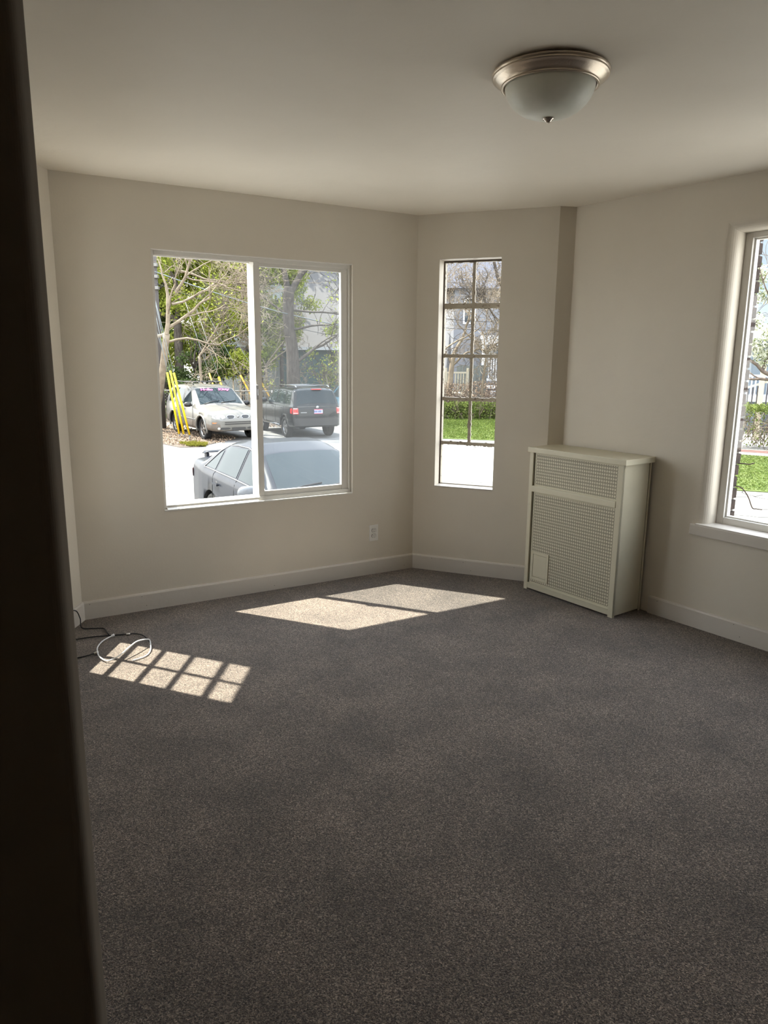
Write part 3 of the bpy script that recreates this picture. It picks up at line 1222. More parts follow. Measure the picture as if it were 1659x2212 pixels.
# ---------------------------------------------------------------- silver SUV
M_silver = mat('pewter_paint', (0.34, 0.33, 0.305), 0.35, 0.25, spec=.3, coat=.12)
M_silver_low = mat('pewter_cladding_ground_tint', (0.26, 0.215, 0.18), 0.45, 0.1, spec=.3)  # tan cladding, its tone partly the ground's reflection painted into the colour
suv = thing('silver_suv', 'pewter silver SUV parked facing the window behind the yellow guy guards', 'car', (-6.93, 27.45, G), math.radians(-56.5))
S = Car([(-1.05, .46, .78, .82, .66), (-1.03, .40, .98, 1.02, .82), (-.97, .36, 1.07, 1.20, .92), (-.72, .33, 1.09, 1.64, .945), (-.45, .32, 1.09, 1.71, .95), (.6, .31, 1.08, 1.735, .955),
         (1.35, .31, 1.07, 1.70, .955), (1.58, .31, 1.07, 1.655, .955), (2.42, .31, 1.04, 1.10, .955), (2.9, .34, 1.0, 1.06, .95), (3.45, .34, .93, .98, .93), (3.66, .34, .86, .90, .88), (3.78, .34, .74, .78, .76), (3.82, .38, .66, .69, .58)], .70, 1.735)
S.body([M_silver, M_carblack, M_silver_low], suv, [(0, .37, .42), (2.87, .37, .42)], split=.60)
S.top_patch('windshield', M_carglass, suv, 2.34, 1.62, .76, .665)
S.side_patch('side_window', M_carglass, suv, ((-.62, 1.13), (.02, 1.12), (.0, 1.61), (-.48, 1.61)), sgn=-1)
S.side_patch('side_window', M_carglass, suv, ((.10, 1.12), (.90, 1.115), (.82, 1.625), (.12, 1.625)), sgn=-1)
S.side_patch('side_window', M_carglass, suv, ((1.0, 1.115), (1.95, 1.11), (1.42, 1.61), (.98, 1.625)), sgn=-1)
S.side_patch('side_window', M_carglass, suv, ((.10, 1.12), (.90, 1.115), (.82, 1.625), (.12, 1.625)), sgn=1)
S.side_patch('side_window', M_carglass, suv, ((1.0, 1.115), (1.95, 1.11), (1.42, 1.61), (.98, 1.625)), sgn=1)
mb = MB()
for pts in ([(.06, .5), (.07, 1.08), (.06, 1.64)], [(.95, .42), (.95, 1.08), (.93, 1.64)], [(2.08, .42), (2.10, .95), (2.02, 1.08)], [(.35, .42), (2.08, .42)]):
    S.side_line(mb, pts, r=.006)
mb.build('door_seam', M_seam, suv)
mb = MB()
S.side_line(mb, [(.5, .66), (1.3, .65), (2.35, .65)], r=.02, off=-.004)
mb.build('side_moulding', M_silver, suv)
for wx in (0, 2.87):                                     # flared arches
    mb = MB()
    P = []
    for k in range(19):
        a = math.pi * (k / 18 * 1.15 - .075)
        x, z = wx + .455 * math.cos(a), .37 + .455 * math.sin(a)
        P.append((x, -(S.side(x, z) + .004), z))
    mb.tube(P, .035, 8)
    mb.build('wheel_arch', M_silver, suv)
for hx in (.35, 1.18):
    mb = MB()
    mb.box((hx, -S.side(hx, .95) - .03, .93), (hx + .16, -S.side(hx, .95) + .01, .965), 0, .01)
    mb.build('door_handle', M_chrome, suv)
for wx, wy, s in ((0, -.80, -1), (2.87, -.80, -1), (0, .80, 1), (2.87, .80, 1)):
    wheel(suv, wx, wy, .37, .37, s, 6)
mirror(suv, 1.98, -.95, 1.13, -1, M_carblack, 1.15)
mirror(suv, 1.98, .95, 1.13, 1, M_carblack, 1.15)
for s in (-1, 1):
    mb = MB()
    P = [(x, s * .60, 1.77 + (.07 if 0 < i < 5 else 0)) for i, x in enumerate((-.55, -.45, .2, .7, 1.15, 1.3))]
    mb.tube(P, .02, 8, 0)
    for x in (-.2, .55):
        mb.tube([(x, s * .60, 1.76), (x, s * .60, 1.84)], .02, 6)
    mb.build('roof_rail', M_carblack, suv)
mb = MB()
for x in (.0, .85):
    mb.tube([(x, -.60, 1.835), (x, .60, 1.835)], .018, 6)
mb.build('roof_rack_bar', M_carblack, suv)
for s in (-1, 1):
    S.end_patch('headlight', M_lampclear, suv, s * .45, s * .86, .74, .88, off=.015, ell=True)
    mb = MB()
    S.end_patch('', None, None, s * .11, s * .40, .755, .875, off=.016, ell=True, mb=mb, mi=0)
    S.end_patch('', None, None, s * .13, s * .38, .770, .860, off=.022, ell=True, mb=mb, mi=1)
    mb.build('grille', [M_chrome, M_carblack], suv)
    S.end_patch('turn_signal', M_amber, suv, s * .74, s * .86, .60, .635, off=.02)
    mb = MB()
    S.end_patch('', None, None, s * .30, s * .72, .40, .47, off=.014, ell=True, mb=mb, mi=0)
    mb.build('fog_lamp_opening', M_carblack, suv)
    mb = MB()
    mb.lathe([(0.001, .03), (.04, .03), (.045, 0)], seg=16, axis='X', c=(S.nose(s * .68, .435) + .005, s * .68, .435))
    mb.build('fog_lamp', M_lampclear, suv)
mb = MB()
S.end_patch('', None, None, -.48, .48, .62, .655, off=.016, mb=mb, mi=0)
S.end_patch('', None, None, -.48, .48, .56, .60, off=.016, mb=mb, mi=0)
S.end_patch('', None, None, -.86, .86, .655, .675, off=.02, nu=20, mb=mb, mi=1)
S.end_patch('', None, None, -.86, .86, .60, .62, off=.024, nu=20, mb=mb, mi=1)
S.end_patch('', None, None, -.24, .24, .36, .46, off=.012, mb=mb, mi=0)
mb.build('bumper', [M_carblack, M_silver], suv)
mb = MB()
mb.lathe([(0.001, .02), (.03, .012), (.035, 0)], seg=16, axis='X', c=(S.nose(0, .81) + .01, 0, .81))
mb.build('emblem', M_chrome, suv)
mb = MB()
for y0, y1 in ((-.62, -.05), (-.02, .55)):
    P = [(x, y0 + (y1 - y0) * t, S.top(x, y0 + (y1 - y0) * t) + .02) for t, x in ((0, 2.36), (.5, 2.30), (1, 2.26))]
    mb.tube(P, .012, 5)
mb.build('wiper', M_carblack, suv)
# banner lettering across the top of the windshield
M_pink = mat('pink_vinyl_lettering', (2.1, 0.25, 0.85), 0.5)
M_pinkedge = mat('pale_lettering_outline', (0.9, 0.55, 0.68), 0.5)
sl_ = math.atan2(S.top(1.66, 0) - S.top(1.80, 0), -.14)
tx0 = Vector((1.725, 0, S.top(1.725, 0) + .018))
ez = Vector((1.66 - 1.80, 0, S.top(1.66, 0) - S.top(1.80, 0))).normalized()
ex = Vector((0, 1, 0))
en = ex.cross(ez)
R3 = Matrix((ex, ez, en)).transposed().to_4x4()
R3.translation = tx0
for word, dx in (('Hello', -.30), ('Kitty', .32)):
    t2 = text_mesh('windshield_lettering', word, .165, M_pink, suv, .001, .15, .008)
    t2.matrix_local = R3 @ Matrix.Translation((dx, 0, 0)) @ Matrix.Diagonal((1.22, 1, 1, 1))

# ---------------------------------------------------------------- black SUV
M_black = mat('black_car_paint', (0.022, 0.026, 0.028), 0.22, 0.0, spec=.25, coat=.1)
M_plateblue = mat('plate_pale_blue', (0.9, 1.0, 1.5), 0.4)
M_platered = mat('plate_red_band', (1.3, 0.2, 0.28), 0.4)
M_plateink = mat('plate_ink', (0.08, 0.10, 0.35), 0.4)
M_bluegrey = mat('sticker_grey', (0.5, 0.5, 0.5), 0.5)
b_ = thing('black_suv', 'black SUV with silver roof rails parked with its back to the window', 'car', (-2.72, 26.0, G), math.radians(117.0))
K = Car([(-.93, .44, .92, .96, .66), (-.91, .42, 1.03, 1.07, .80), (-.85, .40, 1.12, 1.18, .87), (-.64, .38, 1.13, 1.62, .885), (-.50, .37, 1.13, 1.68, .89), (.5, .36, 1.13, 1.70, .895), (1.42, .36, 1.12, 1.655, .895),
         (2.18, .36, 1.09, 1.15, .895), (2.9, .38, 1.03, 1.08, .885), (3.28, .38, .93, .98, .86), (3.44, .38, .80, .84, .78), (3.5, .40, .70, .74, .60)], .70, 1.70)
K.body([M_black, M_carblack], b_, [(0, .36, .42), (2.62, .36, .42)])
K.top_patch('rear_window', M_carglass, b_, -.85, -.635, .735, .64)
K.side_patch('side_window', M_carglass, b_, ((-.52, 1.17), (.05, 1.165), (.03, 1.60), (-.40, 1.60)), sgn=1)
K.side_patch('side_window', M_carglass, b_, ((.12, 1.165), (.88, 1.16), (.84, 1.60), (.12, 1.60)), sgn=1)
K.side_patch('side_window', M_carglass, b_, ((.96, 1.16), (1.85, 1.15), (1.32, 1.58), (.94, 1.60)), sgn=1)
K.side_patch('side_window', M_carglass, b_, ((-.52, 1.17), (.05, 1.165), (.03, 1.60), (-.40, 1.60)), sgn=-1)
K.side_patch('side_window', M_carglass, b_, ((.12, 1.165), (.88, 1.16), (.84, 1.60), (.12, 1.60)), sgn=-1)
K.side_patch('side_window', M_carglass, b_, ((.96, 1.16), (1.85, 1.15), (1.32, 1.58), (.94, 1.60)), sgn=-1)
K.top_patch('windshield', M_carglass, b_, 2.10, 1.48, .72, .64)
for s in (-1, 1):
    mb = MB()
    K.end_patch('', None, None, s * .70, s * .865, .86, 1.06, front=False, off=.02, mb=mb, mi=0)
    K.end_patch('', None, None, s * .71, s * .855, 1.03, 1.055, front=False, off=.026, mb=mb, mi=1)
    K.end_patch('', None, None, s * .71, s * .855, .88, .905, front=False, off=.026, mb=mb, mi=1)
    P = [(-.80, s * .885, .86), (-.70, s * .905, .89), (-.70, s * .905, 1.03), (-.82, s * .875, 1.06)]
    mb.add(P, [(0, 1, 2, 3)], 0)
    mb.build('tail_light', [M_red, M_redwhite], b_)
mb = MB()
K.end_patch('', None, None, -.84, .84, .46, .74, front=False, off=.05, nu=20, mb=mb, mi=0)
K.end_patch('', None, None, -.80, .80, .72, .745, front=False, off=.056, nu=20, mb=mb, mi=1)
mb.box((-.98, -.80, .73), (-.80, .80, .755), 1, .01)
mb.build('bumper', [M_carblack, M_seam], b_)
mb = MB()
xr = K.nose(0, .93, False) - .03
mb.box((xr - .006, -.175, .865), (xr + .004, .14, 1.015), 0, .003)
mb.box((xr - .008, -.175, .992), (xr - .005, .14, 1.015), 1)
mb.box((xr - .008, -.175, .865), (xr - .005, .14, .882), 1)
for i in range(6):                                       # plate characters are unreadable marks in the photograph
    y = -.12 + i * .042 + (.02 if i > 2 else 0)
    mb.box((xr - .009, y, .905), (xr - .006, y + .026, .972), 2)
mb.build('license_plate', [M_plateblue, M_platered, M_plateink], b_)
mb = MB()
K.end_patch('', None, None, .40, .62, .895, .925, front=False, off=.02, mb=mb)
mb.build('badge', M_bluegrey, b_)
mb = MB()
mb.lathe([(0.001, -.02), (.05, -.016), (.06, 0)], seg=20, axis='X', c=(K.nose(0, 1.07, False) - .02, .0, 1.07))
mb.build('emblem', M_chrome, b_)
mb = MB()
K.end_patch('', None, None, -.72, .72, 1.095, 1.105, front=False, off=.02, nu=16, mb=mb)
mb.build('tailgate_seam', M_chrome, b_)
mb = MB()
mb.box((-.70, -.24, 1.655), (-.58, .10, 1.685), 0, .008)
mb.build('brake_light', M_red, b_)
mb = MB()
mb.tube([(-.80, -.10, 1.20), (-.79, -.42, 1.24)], .012, 5)
mb.build('wiper', M_chrome, b_)
for s in (-1, 1):
    mb = MB()
    P = [(x, s * .60, 1.73 + (.055 if 0 < i < 5 else 0)) for i, x in enumerate((-.50, -.38, .1, .6, 1.05, 1.2))]
    mb.tube(P, .022, 8)
    mb.build('roof_rail', M_chrome, b_)
mb = MB()
for x in (-.1, .8):
    mb.tube([(x, -.60, 1.775), (x, .60, 1.775)], .018, 6)
mb.build('roof_rack_bar', M_chrome, b_)
mb = MB()
for pts in ([(.08, .55), (.08, 1.14), (.07, 1.62)], [(.92, .42), (.92, 1.14), (.90, 1.62)], [(1.95, .42), (1.95, 1.1)], [(.35, .42), (1.95, .42)]):
    K.side_line(mb, pts, sgn=1, r=.006)
mb.build('door_seam', M_seam, b_)
for hx in (.28, 1.12):
    mb = MB()
    mb.box((hx, K.side(hx, 1.02) - .01, 1.005), (hx + .16, K.side(hx, 1.02) + .03, 1.035), 0, .01)
    mb.build('door_handle', M_chrome, b_)
for wx, wy, s in ((0, -.77, -1), (2.62, -.77, -1), (0, .77, 1), (2.62, .77, 1)):
    wheel(b_, wx, wy, .36, .36, s, 5, wide=1.4)
mirror(b_, 1.86, .90, 1.20, 1, M_carblack, 1.1)
mirror(b_, 1.86, -.90, 1.20, -1, M_carblack, 1.1)
mb = MB()
for s in (-1, 1):
    mb.tube([(.45, s * .90, .40), (2.15, s * .90, .40)], .035, 8)
mb.build('running_board', M_chrome, b_)

# ---------------------------------------------------------------- grey sedan
M_slate = mat('slate_metallic_paint', (0.042, 0.048, 0.064), 0.3, 0.0, spec=.10, coat=.05)
g_ = thing('grey_sedan', 'slate grey sedan with a rear spoiler parked just below the sliding window', 'car', (-1.96, 11.85, G), math.radians(-58.0))
Q = Car([(-1.25, .34, .70, .74, .60), (-1.23, .30, .86, .90, .72), (-1.16, .25, 1.02, 1.07, .81), (-1.0, .22, 1.05, 1.11, .87), (-.62, .21, 1.02, 1.13, .905), (-.42, .20, 1.01, 1.20, .915), (-.1, .20, 1.0, 1.36, .92), (.30, .20, .995, 1.475, .925), (.62, .20, .985, 1.515, .925),
         (1.05, .20, .98, 1.505, .925), (1.42, .20, .97, 1.41, .925), (2.32, .20, .93, .985, .92), (2.9, .22, .87, .945, .91), (3.4, .22, .79, .86, .88), (3.68, .22, .69, .74, .78), (3.80, .24, .58, .62, .62), (3.84, .26, .52, .55, .50)], .60, 1.515, .035)
Q.body([M_slate, M_carblack], g_, [(0, .33, .385), (2.81, .33, .385)])
Q.top_patch('windshield', M_carglass, g_, 2.24, 1.44, .74, .59)
Q.top_patch('rear_window', M_carglass, g_, -.36, .22, .66, .56)
for s in (-1, 1):
    Q.side_patch('side_window', M_carglass, g_, ((-.34, 1.055), (.08, 1.05), (.11, 1.345), (.00, 1.29)), sgn=s)
    Q.side_patch('side_window', M_carglass, g_, ((.16, 1.05), (.98, 1.035), (.96, 1.44), (.20, 1.40)), sgn=s)
    Q.side_patch('side_window', M_carglass, g_, ((1.08, 1.035), (2.06, .995), (1.46, 1.345), (1.07, 1.44)), sgn=s)
    mb = MB()
    Q.side_line(mb, [(-.40, 1.035), (.06, 1.03), (.98, 1.015), (2.12, .98)], sgn=s, r=.010, off=.004)
    Q.side_line(mb, [(-.40, 1.035), (-.02, 1.32), (.20, 1.425), (.55, 1.455), (.96, 1.46), (1.25, 1.42), (2.12, .98)], sgn=s, r=.008, off=.006)
    mb.build('window_trim', M_chrome, g_)
    mb = MB()
    for pts in ([(.12, .35), (.10, .98), (.12, 1.03)], [(1.03, .30), (1.03, 1.03), (1.01, 1.45)], [(2.12, .30), (2.16, .90)], [(.38, .28), (2.12, .28)]):
        Q.side_line(mb, pts, sgn=s, r=.005)
    mb.build('door_seam', M_seam, g_)
    for hx in (.20, 1.16):
        mb = MB()
        yy = s * Q.side(hx, .84)
        mb.lathe([(0.001, 0), (.05, 0), (.055, .004)], seg=20, axis='Y', c=(hx + .10, yy - s * .0, .845))
        mb.build('handle_recess', M_carblack, g_)
        mb = MB()
        mb.box((hx - .01, min(yy + s * .018, yy + s * .042), .835), (hx + .21, max(yy + s * .018, yy + s * .042), .868), 0, .012)
        mb.box((hx + .17, min(yy, yy + s * .03), .84), (hx + .21, max(yy, yy + s * .03), .862), 0, .005)
        mb.build('door_handle', M_slate, g_)
    Q.end_patch('headlight', M_lampclear, g_, s * .42, s * .80, .56, .70, off=.015)
    mb = MB()
    Q.end_patch('', None, None, s * .52, s * .80, .76, .92, front=False, off=.012, mb=mb)
    mb.add([(-1.16, s * .805, .76), (-.98, s * .885, .80), (-1.0, s * .882, .92), (-1.17, s * .80, .93)], [(0, 1, 2, 3)])
    mb.build('tail_light', M_red, g_)
    mirror(g_, 1.92, s * .93, .99, s, mat('slate_mirror_shell', (0.26, 0.28, 0.31), 0.3, 0.0, spec=.2) if s < 0 else M_slate, 1.2)
    wheel(g_, 0, s * .80, .33, .33, s, 5, wide=.6)
    wheel(g_, 2.81, s * .80, .33, .33, s, 5, wide=.6)
mb = MB()
P = []
prof = [(-.10, 0), (.0, .025), (.10, .018), (.12, .0), (.0, -.012)]
ys = [-.66, -.63, -.5, -.2, .2, .5, .63, .66]
vs, fs = [], []
for y in ys:
    for px_, pz_ in prof:
        k = .55 if abs(y) > .64 else 1
        vs.append((-1.08 + px_ * k, y, 1.175 + pz_ * k - (.02 if abs(y) > .64 else 0)))
for i in range(len(ys) - 1):
    for k in range(5):
        k2 = (k + 1) % 5
        fs.append((i * 5 + k, i * 5 + k2, i * 5 + 5 + k2, i * 5 + 5 + k))
fs += [(0, 1, 2, 3, 4), tuple(range((len(ys) - 1) * 5, len(ys) * 5))[::-1]]
mb.add(vs, fs, 0, True)
for y in (-.60, .60):
    mb.box((-1.12, y - .025, 1.03), (-1.0, y + .025, 1.165), 0, .008)
mb.build('spoiler', M_slate, g_)
mb = MB()
for y0, y1 in ((-.68, -.08), (-.05, .60)):
    P = [(x, y0 + (y1 - y0) * t, Q.top(x, y0 + (y1 - y0) * t) + .018) for t, x in ((0, 2.30), (.5, 2.22), (1, 2.20))]
    mb.tube(P, .012, 5)
mb.build('wiper', M_carblack, g_)
mb = MB()
mb.X = None
# a folded paper and a pale sun shade strip on the dashboard seen through the glass
mb.tube([(1.40, .0, 1.33), (1.46, .0, 1.30)], .02, 6)
mb.build('interior_mirror', M_carblack, g_)

# ---------------------------------------------------------------- blue car beyond
M_blue = mat('teal_blue_paint', (0.08, 0.20, 0.30), 0.25, 0.1, coat=.1)
bc = thing('blue_car', 'dark teal car half hidden beyond the black SUV at the window edge', 'car', (-.62, 29.6, G), math.radians(117.0))
K.body([M_blue, M_carblack], bc, [(0, .36, .42), (2.62, .36, .42)])
K.top_patch('rear_window', M_carglass, bc, -.85, -.635, .735, .64)
K.side_patch('side_window', M_carglass, bc, ((.12, 1.165), (.88, 1.16), (.84, 1.60), (.12, 1.60)), sgn=1)
K.side_patch('side_window', M_carglass, bc, ((.96, 1.16), (1.85, 1.15), (1.32, 1.58), (.94, 1.60)), sgn=1)
for wx, wy, s in ((0, .77, 1), (2.62, .77, 1), (0, -.77, -1), (2.62, -.77, -1)):
    wheel(bc, wx, wy, .36, .36, s, 5)
for s in (-1, 1):
    K.end_patch('tail_light', M_red, bc, s * .70, s * .865, .86, 1.06, front=False, off=.02)
# ================================================================== ground outside
M_pave = mat('pale_asphalt', (0.40, 0.39, 0.375), 0.95, spec=.1, color2=(0.60, 0.585, 0.56), nscale=1.6, detail=12, ramp=(.38, .62), bump=0.3, bscale=40)  # the asphalt's own patchy pale grey
M_conc = mat('pale_concrete', (0.33, 0.32, 0.30), 0.9, color2=(0.26, 0.25, 0.24), nscale=4, detail=8)
M_lawn = mat('lawn_green', (0.13, 0.19, 0.05), 0.95, spec=.1, color2=(0.20, 0.25, 0.08), nscale=2.2, detail=12, ramp=(.35, .65), bump=.5, bscale=40)
M_dirt = mat('leafy_soil', (0.10, 0.075, 0.055), 0.95, color2=(0.24, 0.17, 0.12), nscale=9, detail=10, ramp=(.4, .62))
M_redbrick = mat('red_brick_edging', (0.22, 0.09, 0.07), 0.9, color2=(0.15, 0.07, 0.06), nscale=9)
M_crack = mat('pavement_crack', (0.05, 0.048, 0.045), 0.95)


def sheet(name, pts, z, m_, kind='structure'):
    mb = MB()
    n = len(pts)
    mb.add([(x, y, z) for x, y in pts], [tuple(range(n))])
    mb.add([(x, y, z - .06) for x, y in pts], [tuple(range(n))[::-1]])
    mb.f += [(i, (i + 1) % n, n + (i + 1) % n, n + i) for i in range(n)]
    mb.mi += [0] * n
    mb.sm += [False] * n
    return tag(mb.build(name, m_), kind=kind)


sheet('parking_lot', [(-60, 3), (60, 3), (60, 90), (-60, 90)], G, M_pave)
rc = random.Random(11)
mb = MB()
for k in range(46):                                      # hairline cracks
    x, y = rc.uniform(-5, 4.5), rc.uniform(11, 24)
    if k > 22:
        x, y = rc.uniform(6, 9), rc.uniform(11, 15)
    a = rc.uniform(-.5, .5) + (0 if k % 3 else 1.4)
    P = [(x, y, G + .004)]
    for i in range(rc.randint(5, 14)):
        a += rc.uniform(-.6, .6)
        x += .18 * math.cos(a)
        y += .18 * math.sin(a)
        P.append((x, y, G + .004))
    for p, q in zip(P, P[1:]):
        d = (Vector(q) - Vector(p)).normalized() * .014
        n_ = Vector((-d.y, d.x, 0))
        mb.quad(Vector(p) - n_, Vector(q) - n_, Vector(q) + n_, Vector(p) + n_)
tag(mb.build('trim_3', M_crack), kind='structure')
sheet('back_yard', [(-40, 30.9), (1.0, 30.9), (1.6, 34.0), (2.0, 60), (-40, 60)], G + .01, M_dirt)
sheet('leafy_verge', [(-30, 24.2), (-8.2, 24.5), (-6.3, 22.4), (-5.75, 22.5), (-5.3, 24.2), (-6.0, 25.4), (-7.9, 27.6), (-8.9, 29.5), (-9.6, 31), (-30, 31)], G + .02, M_dirt)
sheet('lawn', [(1.2, 25.7), (2.0, 25.54), (3.77, 25.12), (7.0, 24.2), (9.0, 24.0), (12, 36), (1.2, 36)], G + .02, M_lawn)
sheet('front_lawn', [(5.9, 16.4), (7.68, 15.75), (8.24, 15.56), (13, 14.0), (17, 18), (10.6, 21.9), (8.0, 22.9)], G + .02, M_lawn)
sheet('sidewalk', [(8.0, 22.9), (10.6, 21.9), (17, 18), (17.5, 18.7), (10.9, 22.5), (8.3, 23.6)], G + .025, M_conc)
sheet('brick_edging', [(8.3, 23.6), (10.9, 22.5), (17.5, 18.7), (17.8, 19.2), (11.2, 23.1), (8.6, 24.2)], G + .03, M_redbrick)
sheet('mulch_bed', [(1.2, 33.2), (5.25, 34.3), (9, 33.8), (9, 40), (1.2, 40)], G + .03, M_dirt)

# ================================================================== plants
def leaf_mat(name, c1, c2, c3=None, trans=0.35, scale=1.6):
    c1, c2, c3 = [tuple(k * ALB[0] for k in q) if q else None for q in (c1, c2, c3)]
    ma = bpy.data.materials.new(name)
    ma.use_nodes = True
    nt = ma.node_tree
    N, L = nt.nodes, nt.links
    N.clear()
    o = N.new('ShaderNodeOutputMaterial')
    d = N.new('ShaderNodeBsdfDiffuse')
    t = N.new('ShaderNodeBsdfTranslucent')
    mx = N.new('ShaderNodeMixShader')
    mx.inputs[0].default_value = trans
    tc = N.new('ShaderNodeTexCoord')
    n = N.new('ShaderNodeTexNoise')
    n.inputs['Scale'].default_value = scale
    n.inputs['Detail'].default_value = 8
    n.inputs['Roughness'].default_value = .8
    r = N.new('ShaderNodeValToRGB')
    e = r.color_ramp.elements
    e[0].position, e[1].position = .36, .64
    e[0].color, e[1].color = (*c1, 1), (*c2, 1)
    if c3:
        q = e.new(.72)
        q.color = (*c3, 1)
    L.new(tc.outputs['Object'], n.inputs['Vector'])
    L.new(n.outputs['Fac'], r.inputs[0])
    L.new(r.outputs[0], d.inputs[0])
    L.new(r.outputs[0], t.inputs[0])
    L.new(d.outputs[0], mx.inputs[1])
    L.new(t.outputs[0], mx.inputs[2])
    L.new(mx.outputs[0], o.inputs[0])
    return ma


M_leaf = leaf_mat('spring_leaf', (0.36, 0.50, 0.08), (1.0, 1.05, 0.22), (1.5, 1.3, 0.4))
M_leafdk = leaf_mat('dark_leaf', (0.12, 0.20, 0.06), (0.34, 0.42, 0.12))
M_needle = leaf_mat('hemlock_needle', (0.05, 0.10, 0.04), (0.26, 0.34, 0.12), trans=.15, scale=3)
M_hedge = leaf_mat('hedge_leaf', (0.16, 0.25, 0.06), (0.46, 0.54, 0.16), trans=.2, scale=3)
M_blossom = leaf_mat('white_blossom', (1.1, 1.15, 0.8), (1.9, 1.9, 1.7), trans=.3)
M_grass = leaf_mat('grass_blade', (0.13, 0.22, 0.045), (0.29, 0.36, 0.10), trans=.3, scale=5)
M_straw = leaf_mat('fallen_leaf', (0.36, 0.25, 0.18), (0.85, 0.66, 0.50), trans=.1, scale=9)
M_bark = mat('grey_bark', (0.12, 0.10, 0.085), 0.95, spec=.1, color2=(0.25, 0.215, 0.185), nscale=14, detail=8, bump=.6, bscale=30, stretch=(1, 1, .25), dist=.03)
M_twig = mat('pale_twig', (0.58, 0.48, 0.36), 0.95, spec=.1, color2=(0.36, 0.29, 0.22), nscale=4)
M_twigdk = mat('brown_twig', (0.22, 0.17, 0.14), 0.95, spec=.1, color2=(0.42, 0.33, 0.28), nscale=4)


def leaf_mesh(name, cents, size, m_, parent, rs, up=0.3, jitter=.5, loc=None, aspect=.6):
    """one quad per leaf, each at its own place and tilt"""
    C = np.asarray(cents, float)
    n = len(C)
    st = np.random.RandomState(rs)
    nn = st.normal(size=(n, 3))
    nn[:, 2] += up
    nn /= np.linalg.norm(nn, axis=1, keepdims=True) + 1e-9
    a = np.cross(nn, st.normal(size=(n, 3)))
    a /= np.linalg.norm(a, axis=1, keepdims=True) + 1e-9
    b = np.cross(nn, a)
    s = (size * (1 + jitter * (st.rand(n, 1) * 2 - 1)))
    A, B = a * s, b * s * aspect
    V = np.stack([C - A, C - B * .9 , C + A, C + B], 1).reshape(-1, 3)
    me = bpy.data.meshes.new(name)
    me.vertices.add(4 * n)
    me.vertices.foreach_set('co', V.ravel())
    me.loops.add(4 * n)
    me.loops.foreach_set('vertex_index', np.arange(4 * n, dtype=np.int32))
    me.polygons.add(n)
    me.polygons.foreach_set('loop_start', np.arange(0, 4 * n, 4, dtype=np.int32))
    me.polygons.foreach_set('loop_total', np.full(n, 4, dtype=np.int32))
    me.update(calc_edges=True)
    me.materials.append(m_)
    o = bpy.data.objects.new(name, me)
    col.objects.link(o)
    if parent:
        o.parent = parent
    return o


def blob_points(st, c, r, n, shell=.55):
    d = st.normal(size=(n, 3))
    d /= np.linalg.norm(d, axis=1, keepdims=True)
    q = (shell + (1 - shell) * st.rand(n, 1)) ** .8
    return np.asarray(c) + d * q * np.asarray(r)


def branches(mb, st, p, d, length, rad, depth, spread=.55, up=.12, minr=.006, tips=None, kids=(2, 4), seg=None, mi=0, droop=0.0, limit=None):
    """a branching limb made of bent tubes"""
    if limit is not None:
        if limit[0] <= 0:
            return
        limit[0] -= 1
    d = np.asarray(d, float)
    d /= np.linalg.norm(d)
    p = np.asarray(p, float)
    n = 5
    P, R = [tuple(p)], [rad]
    q = p.copy()
    dd = d.copy()
    for i in range(n):
        dd = dd + st.normal(size=3) * .16 + np.array([0, 0, up - droop]) * .35
        dd /= np.linalg.norm(dd)
        q = q + dd * length / n
        P.append(tuple(q))
        R.append(max(minr, rad * (1 - .42 * (i + 1) / n)))
    mb.tube(P, R, seg or (7 if rad > .05 else 4 if rad > .02 else 3), mi, cap=False)
    if depth <= 0:
        if tips is not None:
            tips.append(P[-1])
        return
    k = st.randint(kids[0], kids[1] + 1)
    for j in range(k):
        t = 1.0 if j == 0 else st.uniform(.35, 1)
        i = min(n, max(1, int(round(t * n))))
        nd = dd + st.normal(size=3) * spread
        branches(mb, st, P[i], nd, length * st.uniform(.55, .82), R[i] * (.78 if j == 0 else .58), depth - 1, spread, up, minr, tips, kids, None, mi, droop, limit)


